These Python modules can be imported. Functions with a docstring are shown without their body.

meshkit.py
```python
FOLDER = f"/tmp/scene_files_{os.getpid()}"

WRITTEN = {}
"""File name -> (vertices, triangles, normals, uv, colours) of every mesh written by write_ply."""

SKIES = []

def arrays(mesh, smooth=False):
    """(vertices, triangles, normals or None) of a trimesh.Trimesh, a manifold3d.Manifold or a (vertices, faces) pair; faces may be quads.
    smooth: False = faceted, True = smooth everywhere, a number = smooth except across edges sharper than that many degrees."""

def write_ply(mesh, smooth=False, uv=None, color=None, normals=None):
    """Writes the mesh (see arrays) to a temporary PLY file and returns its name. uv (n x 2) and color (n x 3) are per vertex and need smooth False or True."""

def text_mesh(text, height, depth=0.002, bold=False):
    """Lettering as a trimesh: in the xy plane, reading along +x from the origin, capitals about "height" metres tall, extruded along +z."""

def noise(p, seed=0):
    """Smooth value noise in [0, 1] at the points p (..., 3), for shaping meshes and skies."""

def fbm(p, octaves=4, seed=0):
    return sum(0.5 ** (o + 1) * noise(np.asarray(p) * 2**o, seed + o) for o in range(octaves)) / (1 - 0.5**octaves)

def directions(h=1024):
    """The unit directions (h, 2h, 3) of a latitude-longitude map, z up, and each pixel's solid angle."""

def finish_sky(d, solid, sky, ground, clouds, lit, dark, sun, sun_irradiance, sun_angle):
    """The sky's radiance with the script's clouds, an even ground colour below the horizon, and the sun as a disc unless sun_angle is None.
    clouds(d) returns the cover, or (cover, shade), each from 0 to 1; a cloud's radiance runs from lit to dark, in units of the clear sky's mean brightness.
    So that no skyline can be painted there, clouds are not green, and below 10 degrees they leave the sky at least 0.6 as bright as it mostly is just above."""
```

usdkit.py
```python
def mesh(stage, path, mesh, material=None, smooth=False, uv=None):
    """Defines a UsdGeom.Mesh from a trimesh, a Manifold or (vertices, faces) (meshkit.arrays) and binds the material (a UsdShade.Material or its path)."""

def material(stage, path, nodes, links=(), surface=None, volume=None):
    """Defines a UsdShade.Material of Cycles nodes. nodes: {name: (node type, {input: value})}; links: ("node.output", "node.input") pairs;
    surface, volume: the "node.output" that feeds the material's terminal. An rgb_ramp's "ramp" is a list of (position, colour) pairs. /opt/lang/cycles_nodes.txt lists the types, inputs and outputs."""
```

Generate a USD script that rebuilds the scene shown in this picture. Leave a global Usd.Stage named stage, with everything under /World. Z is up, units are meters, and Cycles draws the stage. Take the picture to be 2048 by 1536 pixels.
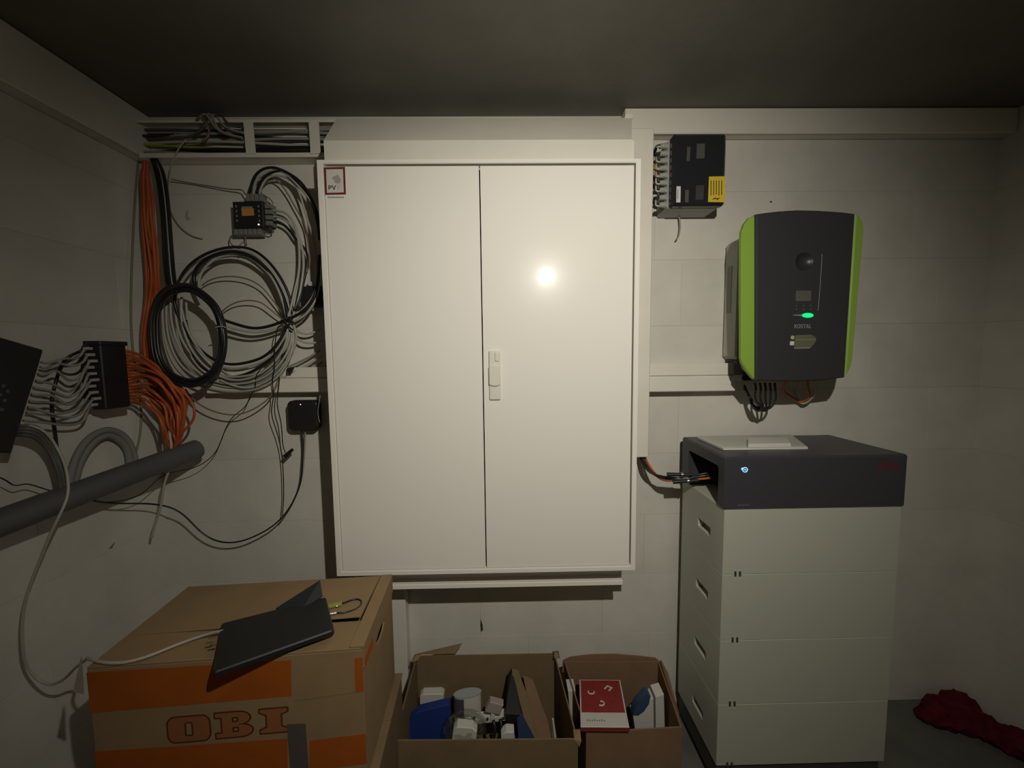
import math
import numpy as np
import trimesh
import manifold3d as m3
from scipy.interpolate import CubicSpline
from shapely.geometry import Polygon, box as sbox, Point
from shapely import affinity
from shapely.ops import unary_union
import meshkit
import usdkit
from pxr import Gf, Sdf, Usd, UsdGeom, UsdLux, UsdShade

stage = Usd.Stage.CreateInMemory()
UsdGeom.SetStageUpAxis(stage, "Z")
UsdGeom.SetStageMetersPerUnit(stage, 1.0)
world = UsdGeom.Xform.Define(stage, "/World")
stage.SetDefaultPrim(world.GetPrim())
UsdGeom.Scope.Define(stage, "/World/Looks")
rng = np.random.default_rng(7)

# ------------------------------------------------------------------ camera
EYE = 1.546                       # height of the camera above the floor; it stands at x = y = 0
FPX = 769.0                       # focal length in pixels of a 2048 px wide frame
PITCH, YAW, ROLL = 0.07807575, 0.01470679, -0.01136219


def cam_rot(p, y, r):
    cy, sy, cp, sp, cr, sr = math.cos(y), math.sin(y), math.cos(p), math.sin(p), math.cos(r), math.sin(r)
    b = np.array([[1, 0, 0], [0, 0, -1], [0, 1, 0]], float)
    return np.array([[cr, -sr, 0], [sr, cr, 0], [0, 0, 1]]) @ np.array([[1, 0, 0], [0, cp, -sp], [0, sp, cp]]) @ np.array([[cy, 0, -sy], [0, 1, 0], [sy, 0, cy]]) @ b


ROT = cam_rot(PITCH, YAW, ROLL)
cam = UsdGeom.Camera.Define(stage, "/World/camera")
cam.CreateHorizontalApertureAttr(36.0)
cam.CreateVerticalApertureAttr(27.0)
cam.CreateFocalLengthAttr(36.0 * FPX / 2048)
cam.CreateClippingRangeAttr(Gf.Vec2f(0.05, 50))
cam.CreateExposureAttr(0.0)
m = np.eye(4)
m[0, :3], m[1, :3], m[2, :3], m[3, :3] = ROT[0], -ROT[1], -ROT[2], (0, 0, EYE)
cam.AddTransformOp().Set(Gf.Matrix4d(m.tolist()))

# ------------------------------------------------------------------ the light: one hand-held LED torch, up and to the right of the camera
TORCH = (0.283, -0.07, EYE + 0.525)
torch = UsdLux.SphereLight.Define(stage, "/World/torch_light")
torch.CreateRadiusAttr(0.012)
torch.CreateIntensityAttr(1.0)
torch.CreateExposureAttr(13.42)
torch.CreateColorAttr(Gf.Vec3f(1.0, 0.955, 0.84))
shp = UsdLux.ShapingAPI.Apply(torch.GetPrim())
shp.CreateShapingConeAngleAttr(60.0)
shp.CreateShapingConeSoftnessAttr(1.0)
aim = np.array([-0.058, 1.0, -0.46]); aim /= np.linalg.norm(aim)
zb = -aim; xr = np.cross([0, 0, 1], zb); xr /= np.linalg.norm(xr); yu = np.cross(zb, xr)
m = np.eye(4); m[0, :3], m[1, :3], m[2, :3], m[3, :3] = xr, yu, zb, TORCH
torch.AddTransformOp().Set(Gf.Matrix4d(m.tolist()))


# ------------------------------------------------------------------ helpers: points
def P(px, py, y=None, x=None, z=None):
    """The point of the plane y = const (or x = const, or z = const above the floor) that is seen at a pixel of the photograph."""
    d = ROT.T @ np.array([(px - 1024) / FPX, (py - 768) / FPX, 1.0])
    t = y / d[1] if y is not None else x / d[0] if x is not None else (z - EYE) / d[2]
    return d * t + np.array([0, 0, EYE])


# ------------------------------------------------------------------ helpers: meshes
def box(x0, x1, y0, y1, z0, z1, r=0.0):
    lo, hi = np.minimum([x0, y0, z0], [x1, y1, z1]), np.maximum([x0, y0, z0], [x1, y1, z1])
    if r <= 0:
        b = trimesh.creation.box(hi - lo); b.apply_translation((lo + hi) / 2); return b
    r = min(r, 0.45 * (hi - lo).min())
    pts = []
    for sx in (0, 1):
        for sy in (0, 1):
            for sz in (0, 1):
                c = np.where([sx, sy, sz], hi, lo); s = np.where([sx, sy, sz], -1, 1)
                for k in range(3):
                    q = c.copy()
                    for j in range(3):
                        if j != k:
                            q[j] += s[j] * r
                    pts.append(q)
    return trimesh.Trimesh(pts).convex_hull


def rbox(x0, x1, y0, y1, z0, z1, r, n=16):
    lo, hi = np.minimum([x0, y0, z0], [x1, y1, z1]) + r, np.maximum([x0, y0, z0], [x1, y1, z1]) - r
    s = m3.Manifold.sphere(r, n)
    return m3.Manifold.batch_hull([s.translate([a, b, c]) for a in (lo[0], hi[0]) for b in (lo[1], hi[1]) for c in (lo[2], hi[2])])


def tm(mesh):
    if hasattr(mesh, "to_mesh"):
        g = mesh.to_mesh(); return trimesh.Trimesh(g.vert_properties[:, :3], g.tri_verts, process=False)
    return mesh


def mani(mesh):
    mesh = tm(mesh)
    return m3.Manifold(m3.Mesh(np.asarray(mesh.vertices, np.float32), np.asarray(mesh.faces, np.uint32)))


def cat(*ms):
    return trimesh.util.concatenate([tm(x) for x in ms])


def place(mesh, o, u, v, n):
    mesh = tm(mesh).copy()
    p = np.asarray(mesh.vertices)
    mesh.vertices = np.asarray(o) + p[:, :1] * np.asarray(u) + p[:, 1:2] * np.asarray(v) + p[:, 2:3] * np.asarray(n)
    if np.dot(np.cross(u, v), n) < 0:
        mesh.invert()
    return mesh


def prism(poly, depth, bevel=0.0):
    """Extrudes a shapely polygon (or points) along +z; a bevel needs a convex outline."""
    if not hasattr(poly, "exterior") and not hasattr(poly, "geoms"):
        poly = Polygon(poly)
    if bevel > 0:
        a = np.array(poly.exterior.coords)[:-1]
        b = np.array(poly.buffer(-bevel, join_style=2).exterior.coords)[:-1]
        pts = np.vstack([np.c_[a, np.zeros(len(a))], np.c_[a, np.full(len(a), depth - bevel)], np.c_[b, np.full(len(b), depth)]])
        return trimesh.Trimesh(pts).convex_hull
    return cat(*[trimesh.creation.extrude_polygon(g, depth, engine="earcut") for g in getattr(poly, "geoms", [poly]) if g.area > 0])


XZ = ((1, 0, 0), (0, 0, 1), (0, -1, 0))      # a plane facing the camera: u right, v up, n towards the room


def plate(pixels, y, depth, bevel=0.0):
    """A plate whose outline was read off in the photograph, standing at distance y from the camera with its front there."""
    q = [P(a, b, y=y) for a, b in pixels]
    return place(prism(Polygon([(v[0], v[2]) for v in q]), depth, bevel), (0, y + depth, 0), *XZ)


def slab(pixels, z, thick, bevel=0.0):
    """A plate lying flat with its top at height z."""
    q = [P(a, b, z=z) for a, b in pixels]
    return place(prism(Polygon([(v[0], v[1]) for v in q]), thick, bevel), (0, 0, z - thick), (1, 0, 0), (0, 1, 0), (0, 0, 1))


def hull(pts):
    return trimesh.Trimesh(np.asarray(pts, float)).convex_hull


def tube(pts, r, sides=8, step=0.012, r1=None):
    p = np.asarray(pts, float)
    s = np.r_[0, np.cumsum(np.linalg.norm(np.diff(p, axis=0), axis=1))]
    n = int(np.clip(s[-1] / step, 4, 110))
    q = CubicSpline(s, p)(np.linspace(0, s[-1], n + 1)) if len(p) > 2 else np.linspace(p[0], p[1], 2)
    t = np.gradient(q, axis=0); t /= np.linalg.norm(t, axis=1, keepdims=True)
    a = np.cross(t[0], [0.3, 0.9, 0.2]); a /= np.linalg.norm(a)
    rings, ang = [], np.arange(sides) * 2 * np.pi / sides
    rr = np.linspace(r, r if r1 is None else r1, len(q))
    for i in range(len(q)):
        a = a - t[i] * np.dot(a, t[i]); a /= np.linalg.norm(a)
        b = np.cross(t[i], a)
        rings.append(q[i] + rr[i] * (np.cos(ang)[:, None] * a + np.sin(ang)[:, None] * b))
    v = np.vstack(rings + [q[:1], q[-1:]])
    f, k = [], len(q) * sides
    for i in range(len(q) - 1):
        for j in range(sides):
            c, d = i * sides + j, i * sides + (j + 1) % sides
            f += [[c, d, d + sides], [c, d + sides, c + sides]]
    for j in range(sides):
        f += [[k, (j + 1) % sides, j], [k + 1, k - sides + j, k - sides + (j + 1) % sides]]
    return trimesh.Trimesh(v, f, process=False)


def pipe(p0, p1, r, wall, sides=32):
    p0, p1 = np.asarray(p0, float), np.asarray(p1, float)
    d = p1 - p0; h = np.linalg.norm(d)
    c = m3.Manifold.cylinder(h, r, r, sides) - m3.Manifold.cylinder(h + 0.02, r - wall, r - wall, sides).translate([0, 0, -0.01])
    w = d / h; u = np.cross([0, 0, 1], w); u /= np.linalg.norm(u)
    return place(c, p0, u, np.cross(w, u), w)


def cyl(p0, p1, r, sides=20, r1=None):
    p0, p1 = np.asarray(p0, float), np.asarray(p1, float)
    d = p1 - p0; h = np.linalg.norm(d); w = d / h
    u = np.cross([0.1, 0.2, 1] if abs(w[2]) < 0.9 else [1, 0, 0], w); u /= np.linalg.norm(u)
    return place(m3.Manifold.cylinder(h, r, r if r1 is None else r1, sides), p0, u, np.cross(w, u), w)


def text(s, h, o, u, v, n, depth=0.0006, bold=True, width=None):
    t = meshkit.text_mesh(s, h, depth, bold)
    if width:
        t.apply_scale([width / (t.bounds[1][0] - t.bounds[0][0]), 1, 1])
    t.apply_translation([-t.bounds[:, 0].mean(), -t.bounds[:, 1].mean(), 0])
    return place(t, o, u, v, n)


# ------------------------------------------------------------------ helpers: materials
MATS = {}


def mat(name, color, rough=0.5, spec=0.5, vary=0.0, scale=8.0, bump=0.0, bscale=200.0, metal=0.0, emit=None, coat=0.0, alt=None):
    path = f"/World/Looks/{name}"
    n = {"p": ("principled_bsdf", {"base_color": color, "roughness": rough, "specular_ior_level": spec, "metallic": metal, "coat_weight": coat, "coat_roughness": 0.085})}
    l = []
    if vary or alt:
        c = np.asarray(color, float)
        lo, hi = (c * (1 - vary), c * (1 + vary)) if alt is None else (c, np.asarray(alt, float))
        n |= {"g": ("geometry", {}), "t": ("noise_texture", {"scale": scale, "detail": 5.0, "roughness": 0.6}), "r": ("rgb_ramp", {"ramp": [(0.3, tuple(lo)), (0.7, tuple(hi))]})}
        l += [("g.position", "t.vector"), ("t.fac", "r.fac"), ("r.color", "p.base_color")]
    if bump:
        n |= {"g2": ("geometry", {}), "t2": ("noise_texture", {"scale": bscale, "detail": 4.0}), "b": ("bump", {"strength": bump, "distance": 0.002})}
        l += [("g2.position", "t2.vector"), ("t2.fac", "b.height"), ("b.normal", "p.normal")]
    if emit:
        n["p"][1].update({"emission_color": emit[:3], "emission_strength": emit[3]})
    MATS[name] = usdkit.material(stage, path, n, l, surface="p.BSDF")
    return MATS[name]


WALL = mat("painted_block", (0.78, 0.75, 0.68), 0.85, 0.3, vary=0.07, scale=5, bump=0.25, bscale=90)
WALL_L = [mat(f"painted_block_tone{i}", tuple(np.array((0.655, 0.627, 0.562)) * k), 0.85, 0.3, vary=0.07, scale=5, bump=0.25, bscale=90) for i, k in enumerate((0.975, 1.0, 1.02))]
JOINT = mat("painted_joint", (0.53, 0.505, 0.45), 0.9, 0.2, vary=0.1)
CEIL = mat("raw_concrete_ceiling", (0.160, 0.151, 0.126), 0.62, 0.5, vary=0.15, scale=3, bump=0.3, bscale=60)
FLOOR = mat("dusty_concrete_floor", (0.15, 0.15, 0.125), 0.85, 0.3, vary=0.2, scale=6, bump=0.3, bscale=80)
STEEL = mat("white_powder_coat", (0.86, 0.825, 0.755), 0.24, 0.07, bump=0.02, bscale=700, coat=0.10)
HANDLE = mat("cream_plastic_handle", (0.76, 0.73, 0.64), 0.3, 0.5)
PVC = mat("cream_trunking", (0.75, 0.715, 0.625), 0.45, 0.4, vary=0.03)
PVC_HI = mat("cream_trunking_lid", (0.79, 0.75, 0.66), 0.4, 0.4, vary=0.03)
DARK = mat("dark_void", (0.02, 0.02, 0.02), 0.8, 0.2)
ANTH = mat("anthracite_cover", (0.038, 0.038, 0.040), 0.42, 0.4, bump=0.1, bscale=900)
ANTH2 = mat("anthracite_dimple", (0.030, 0.030, 0.032), 0.36, 0.4)
GREEN = mat("lime_green_plastic", (0.26, 0.42, 0.06), 0.4, 0.4)
ALU = mat("grey_housing", (0.42, 0.42, 0.36), 0.55, 0.4, vary=0.05)
BCU = mat("blue_black_metal", (0.050, 0.050, 0.058), 0.4, 0.4, bump=0.08, bscale=800)
BATT = mat("grey_green_battery_metal", (0.50, 0.50, 0.42), 0.5, 0.4, bump=0.05, bscale=600)
BATTSLOT = mat("pale_slot_edge", (0.55, 0.55, 0.50), 0.5, 0.4)
MARK = mat("dark_mark", (0.05, 0.05, 0.04), 0.6, 0.3)
GREYPR = mat("grey_print", (0.24, 0.24, 0.23), 0.5, 0.3)
DIMPR = mat("dim_grey_print", (0.10, 0.10, 0.11), 0.5, 0.3)
BLACK = mat("black_plastic", (0.018, 0.018, 0.018), 0.45, 0.4)
BLACKG = mat("glossy_black_lid", (0.022, 0.022, 0.026), 0.18, 0.5)
BLKC = mat("black_cable", (0.016, 0.016, 0.017), 0.32, 0.5)
WHTC = mat("white_cable", (0.44, 0.425, 0.37), 0.42, 0.4)
GRYC = mat("grey_cable", (0.30, 0.30, 0.27), 0.45, 0.4)
DGRC = mat("dark_grey_cable", (0.085, 0.085, 0.085), 0.45, 0.4)
BRNC = mat("brown_wire", (0.22, 0.16, 0.11), 0.5, 0.4)
ORGC = mat("orange_cable", (0.46, 0.098, 0.026), 0.45, 0.4, vary=0.12, scale=20)
YELC = mat("yellow_wire", (0.62, 0.38, 0.05), 0.45, 0.4)
YGRC = mat("yellow_green_wire", (0.33, 0.33, 0.05), 0.45, 0.4)
PIPEM = mat("grey_pipe", (0.10, 0.10, 0.098), 0.5, 0.4, vary=0.08)
HOSEM = mat("grey_hose", (0.25, 0.24, 0.23), 0.6, 0.3)
CARD = mat("cardboard", (0.295, 0.20, 0.105), 0.85, 0.2, vary=0.08, scale=10, bump=0.15, bscale=150)
CARD2 = mat("darker_cardboard", (0.205, 0.145, 0.078), 0.85, 0.2, vary=0.10, scale=10, bump=0.15, bscale=150)
CARD3 = mat("reddish_cardboard", (0.235, 0.142, 0.085), 0.85, 0.2, vary=0.10, scale=10, bump=0.15, bscale=150)
ORANGE = mat("orange_print", (0.37, 0.092, 0.010), 0.8, 0.2, vary=0.08, scale=14)
OUTL = mat("dark_brown_outline", (0.10, 0.028, 0.010), 0.8, 0.2)
TAPE = mat("grey_tape", (0.10, 0.085, 0.082), 0.45, 0.4)
PAPER = mat("white_paper", (0.66, 0.64, 0.58), 0.7, 0.3)
PAPER2 = mat("printed_brochure", (0.50, 0.52, 0.44), 0.5, 0.4, alt=(0.62, 0.60, 0.52), scale=9)
REDB = mat("dark_red_print", (0.17, 0.030, 0.025), 0.5, 0.3)
REDBOX = mat("red_print", (0.30, 0.026, 0.024), 0.5, 0.4, vary=0.15, scale=30)
REDLOGO = mat("red_logo", (0.18, 0.02, 0.025), 0.5, 0.3)
HOUSE = mat("mauve_grey_print", (0.40, 0.36, 0.34), 0.6, 0.3)
YEL = mat("yellow_sticker", (0.72, 0.50, 0.035), 0.5, 0.3)
BLUE = mat("blue_plastic", (0.020, 0.045, 0.23), 0.5, 0.4)
BLUE2 = mat("dusky_blue_plastic", (0.045, 0.075, 0.15), 0.5, 0.4)
CLEAR = usdkit.material(stage, "/World/Looks/clear_film", {"a": ("transparent_bsdf", {"color": (0.92, 0.92, 0.9)}), "b": ("glossy_bsdf", {"color": (0.8, 0.8, 0.78), "roughness": 0.22}), "m": ("mix_closure", {"fac": 0.16})},
                        [("a.BSDF", "m.closure1"), ("b.BSDF", "m.closure2")], surface="m.closure")
METAL = mat("nickel_metal", (0.62, 0.60, 0.55), 0.25, 0.5, metal=1.0)
GOLD = mat("gold_contact", (0.75, 0.55, 0.25), 0.3, 0.5, metal=1.0)
REDCL = mat("dark_red_cloth", (0.11, 0.008, 0.016), 0.9, 0.2, vary=0.35, scale=22, bump=0.5, bscale=120)
LEDG = mat("green_led", (0.02, 0.5, 0.15), 0.5, 0.3, emit=(0.0, 1.0, 0.22, 0.95))
LEDB = mat("blue_white_led", (0.1, 0.3, 0.6), 0.5, 0.3, emit=(0.30, 0.66, 1.0, 1.1))
LEDW = mat("white_led", (0.8, 0.8, 0.8), 0.5, 0.3, emit=(1.0, 0.92, 0.78, 1.0))

# ------------------------------------------------------------------ helpers: scene tree
USED = {}


def path_for(parent, name):
    k = USED.get((parent, name), 0); USED[(parent, name)] = k + 1
    return f"{parent}/{name}" if k == 0 else f"{parent}/{name}_{k:03d}"


def info(prim, label=None, category=None, group=None, kind=None):
    for k, v in dict(label=label, category=category, group=group, kind=kind).items():
        if v:
            prim.SetCustomDataByKey(k, v)


class Thing:
    def __init__(self, name, label=None, category=None, at=(0, 0, 0), group=None, kind=None):
        self.at = np.asarray(at, float)
        self.path = path_for("/World", name)
        x = UsdGeom.Xform.Define(stage, self.path); x.AddTranslateOp().Set(Gf.Vec3d(*map(float, self.at)))
        info(x.GetPrim(), label, category, group, kind)

    def add(self, name, mesh, material, smooth=35, parent=None, label=None, kind=None):
        p = path_for(parent or self.path, name)
        g = tm(mesh).copy(); g.apply_translation(-self.at)
        info(usdkit.mesh(stage, p, g, material, smooth).GetPrim(), label=label, kind=kind)
        return p


def single(name, mesh, material, label=None, category=None, group=None, kind=None, smooth=35):
    p = path_for("/World", name)
    g = tm(mesh).copy(); at = np.array([*g.bounds.mean(0)[:2], g.bounds[0][2]]); g.apply_translation(-at)
    u = usdkit.mesh(stage, p, g, material, smooth); u.AddTranslateOp().Set(Gf.Vec3d(*map(float, at)))
    info(u.GetPrim(), label, category, group, kind)


# ================================================================== the room
XL, XR, YB, YF, ZC = -1.405, 1.963, 1.56, -0.75, EYE + 0.915
single("floor", box(XL - .2, XR + .2, YF - .2, YB + .2, -0.12, 0.0), FLOOR, kind="structure")
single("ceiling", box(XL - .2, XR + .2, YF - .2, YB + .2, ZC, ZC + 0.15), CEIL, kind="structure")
COURSE, LEN, GAP = 0.2617, 0.523, 0.0010
Z0 = EYE + 0.629
courses = []
for k in range(-2, 9):
    top, bot = Z0 - (k - 1) * COURSE, Z0 - k * COURSE
    bot = 0.0 if bot < 0.1 else bot
    if bot < ZC and top > 0.1:
        courses.append((max(bot, 0.0), min(top, ZC), [0.30, 0.05, 0.164, 0.074, 0.185, 0.45, 0.185, 0.40, 0.05, 0.399, 0.081][k + 2]))


def block_wall(name, a0, a1, make, shift):
    t = Thing(name, kind="structure")
    t.add("mortar", make(a0, a1, 0.0, ZC, 0.0012, 0.16, 0), JOINT, False)
    for i, (z0, z1, ph) in enumerate(courses):
        if z1 - z0 < 0.02:
            continue
        e = a0 + ((ph + shift - a0) % LEN)
        edges = [a0] + [e + j * LEN for j in range(20) if a0 + 0.03 < e + j * LEN < a1 - 0.03] + [a1]
        for s, t1 in zip(edges[:-1], edges[1:]):
            proud = float(rng.uniform(-0.0003, 0.0003))
            t.add("block", make(s + (GAP / 2 if s > a0 else -0.02), t1 - (GAP / 2 if t1 < a1 else -0.02), z0 + GAP / 2, z1 - GAP / 2, proud, 0.05, 0.0006), WALL_L[int(rng.integers(3))], False)


block_wall("wall_back", XL, XR, lambda a, b, z0, z1, f, d, r: box(a, b, YB + f, YB + d, z0, z1, r), 0.0)
block_wall("wall_left", YF, YB, lambda a, b, z0, z1, f, d, r: box(XL - f, XL - d, a, b, z0, z1, r), 0.21)
block_wall("wall_right", YF, YB, lambda a, b, z0, z1, f, d, r: box(XR + f, XR + d, a, b, z0, z1, r), 0.13)
for nm, w, px, wall in (("chipped_spot", (0.05, 0.04, 0.03), [(961, 1238), (965, 1250), (966, 1260), (962, 1264), (961, 1252)], "wall_back"), ("stain", (0.47, 0.385, 0.33), [(371, 424), (377, 420), (375, 430), (381, 438), (372, 441), (370, 432)], "wall_back"), ("nail_hole", (0.10, 0.09, 0.07), [(1540, 402), (1544, 402), (1544, 405), (1540, 405)], "wall_back")):
    usdkit.mesh(stage, path_for("/World/" + wall, nm), plate(px, YB - 0.0012, 0.0010), mat("wall_" + nm, w, 0.9, 0.2), False)
usdkit.mesh(stage, path_for("/World/wall_left", "stain"), hull([P(a, b, x=XL + d) for a, b in ((217, 1098), (226, 1088), (231, 1083), (224, 1097)) for d in (0.0004, 0.001)]), mat("wall_scuff", (0.2, 0.18, 0.15), 0.9, 0.2), False)
single("wall_front", box(XL - .16, XR + .16, YF - 0.15, YF, 0, ZC), WALL, kind="structure")

# ================================================================== distribution cabinet
CX0, CX1, CZ0, CZ1, CY = -0.602, 0.448, EYE - 0.770, EYE + 0.630, 1.30
cab = Thing("distribution_cabinet", "large white two-door steel distribution cabinet mounted in the middle of the back wall", "cabinet", (-0.08, 1.43, CZ0))
cab.add("body", box(CX0 + 0.012, CX1 - 0.012, CY + 0.035, YB - 0.002, CZ0 + 0.012, CZ1 - 0.012, 0.003), STEEL)
fr = Polygon([(CX0, CZ0), (CX1, CZ0), (CX1, CZ1), (CX0, CZ1)])
inner = sbox(CX0 + 0.019, CZ0 + 0.017, CX1 - 0.016, CZ1 - 0.013)
lip = cat(place(prism(fr.difference(inner), 0.040), (0, CY + 0.040, 0), *XZ),
          place(prism(fr.buffer(-0.002, join_style=2).difference(inner.buffer(0.002, join_style=2)), 0.002), (0, CY, 0), *XZ))
cab.add("frame", lip, STEEL)
xm = P(965.5, 735, y=CY)[0]
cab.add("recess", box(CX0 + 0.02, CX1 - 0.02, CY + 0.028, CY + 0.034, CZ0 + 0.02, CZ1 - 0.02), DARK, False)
for a, b in ((CX0 + 0.0205, xm - 0.0018), (xm + 0.0018, CX1 - 0.0205)):
    d = cab.add("door", box(a, b, CY + 0.003, CY + 0.025, CZ0 + 0.0185, CZ1 - 0.0185, 0.0015), STEEL)
    if a > xm:
        hx0, hx1 = P(978, 750, y=CY)[0], P(1001, 750, y=CY)[0]
        hz = [P(990, q, y=CY)[2] for q in (800, 772, 730, 701)]
        h = cab.add("handle", rbox(hx0, hx1, CY - 0.005, CY + 0.012, hz[0], hz[3], 0.0049, 20), HANDLE, 40, d)
        # proud lever with rounded ends
        mid = (hx0 + hx1) / 2; w2 = (hx1 - hx0) / 2
        lever = Polygon([(mid + w2 * s, z) for s, z in ((-1, hz[1] + .006), (-.6, hz[1] + .001), (0, hz[1] - .001), (.6, hz[1] + .001), (1, hz[1] + .006), (1, hz[2] - .006), (.6, hz[2] - .001), (0, hz[2] + .001), (-.6, hz[2] - .001), (-1, hz[2] - .006))])
        cab.add("lever", place(prism(lever, 0.012, 0.003), (0, CY + 0.001, 0), *XZ), HANDLE, 40, d)
        cab.add("push_button", rbox(mid + 0.001, mid + w2 - 0.004, CY - 0.009, CY, hz[2] + 0.012, hz[3] - 0.005, 0.0035), HANDLE, 40, d)
    else:
        y = CY + 0.003
        s = cab.add("sticker", plate([(648, 335), (690, 334), (692, 389), (650.5, 390)], y - 0.0006, 0.0006), PAPER, False, d, "white sticker with dark red border reading PV")
        out = Polygon([(v[0], v[2]) for v in (P(a, b, y=y) for a, b in ((648, 335), (690, 334), (692, 389), (650.5, 390)))])
        cab.add("sticker_border", place(prism(out.difference(out.buffer(-0.0062, join_style=2)), 0.0005), (0, y - 0.0006, 0), *XZ), REDB, False, d)
        cab.add("roof_symbol", plate([(663.5, 355), (676, 349), (682, 360), (679, 367), (671, 366)], y - 0.0011, 0.0005), HOUSE, False, d)
        cab.add("arc_symbol", tube([P(a, b, y=y - .0008) for a, b in ((674, 368), (675, 374), (677, 379), (679, 374), (681, 367))], 0.0006, 5), GREYPR, True, d)
        cab.add("lettering", text("PV", 0.0125, P(664.5, 375, y=y - 0.0006), *XZ, depth=0.0005, width=0.024), MARK, False, d)
        cab.add("small_print", cat(*[plate([(655 + i * 3.3, 393.2 + (i % 3) * .4), (657.4 + i * 3.3, 393), (657.5 + i * 3.3, 396.0), (655.1 + i * 3.3, 396.2)], y - 0.0003, 0.0003) for i in range(10)]), GREYPR, False, d)
# bottom gland flange with its lip
lx0, lx1 = CX0 + 0.05, P(1246, 1168, y=1.37)[0]
lz0, lz1 = P(1000, 1174.5, y=1.365)[2], P(1000, 1165, y=1.365)[2]
cab.add("gland_plate", box(lx0, lx1, 1.40, YB - 0.004, lz0 + 0.008, CZ0 + 0.012), STEEL)
cab.add("gland_lip", box(lx0, lx1 - 0.002, 1.362, 1.41, lz0, lz1, 0.002), STEEL)

# ================================================================== trunking
hood = Thing("duct_hood", "cream sloping cover closing the gap between cabinet top and ceiling", "cable duct", (-0.07, 1.45, CZ1))
hx0, hx1 = P(648, 300, y=1.315)[0], P(1263, 300, y=1.315)[0]
prof = [(1.315, EYE + 0.6305), (1.315, P(950, 280, y=1.315)[2]), (1.425, P(950, 236.5, y=1.425)[2]), (YB - .001, P(950, 236.5, y=1.425)[2]), (YB - .001, EYE + 0.6305)]
hx2 = P(1264, 236.5, y=1.425)[0]
hood.add("cover", hull([(hx0, *q) for q in prof] + [(hx2 if q[1] > prof[1][1] + .01 else hx1, *q) for q in prof]), PVC, False)
hood.add("end_cap", box(hx1, hx1 + 0.0125, 1.318, YB - .002, EYE + 0.6305, prof[1][1] + 0.002, 0.002), PVC)
hood.add("clip_tab", plate([(1251, 229), (1264, 227), (1266, 236), (1249, 237)], 1.424, 0.006), PVC)


def trunk(label, base, lid, groove=None, at=(0, 0, 0)):
    t = Thing("cable_trunking", label, "cable duct", at)
    t.add("base", base, PVC); t.add("lid", lid, PVC_HI)
    if groove is not None:
        t.add("lower_lid", groove, PVC_HI)


tz0, tz1 = P(1600, 267, y=1.51)[2], ZC - 0.002
trunk("cream horizontal trunking along the ceiling, right of the cabinet", box(hx2 + 0.001, XR - .001, 1.516, YB - .003, tz0 + 0.003, tz1, 0.002), box(hx2 + 0.001, XR - .001, 1.508, 1.5155, tz0, tz1, 0.003), at=(1.2, 1.53, tz0))
k1, k2 = P(110, 216, x=-1.0)[2] - EYE, P(110, 238, x=-1.0)[2] - EYE
xf = XL * k2 / k1; lz = EYE - xf * k1
trunk("long pale trunking under the ceiling of the left wall", box(XL + .002, xf - 0.009, YF + 0.005, YB - .002, lz, ZC - .002, 0.002), box(xf - 0.0085, xf, YF + 0.005, YB - .002, lz - 0.002, ZC - .002, 0.003), at=(-1.38, 0.5, lz))
vx1 = P(1306, 400, y=1.47)[0]; vz0 = P(1284, 915, y=1.47)[2]
trunk("narrow cream vertical trunking running down the right edge of the cabinet", box(0.437, vx1 - .002, 1.478, YB - .003, vz0, tz0 - 0.004, 0.002), box(0.436, vx1, 1.470, 1.4775, vz0, tz0 - 0.0005, 0.003), at=(0.49, 1.52, vz0))
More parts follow.
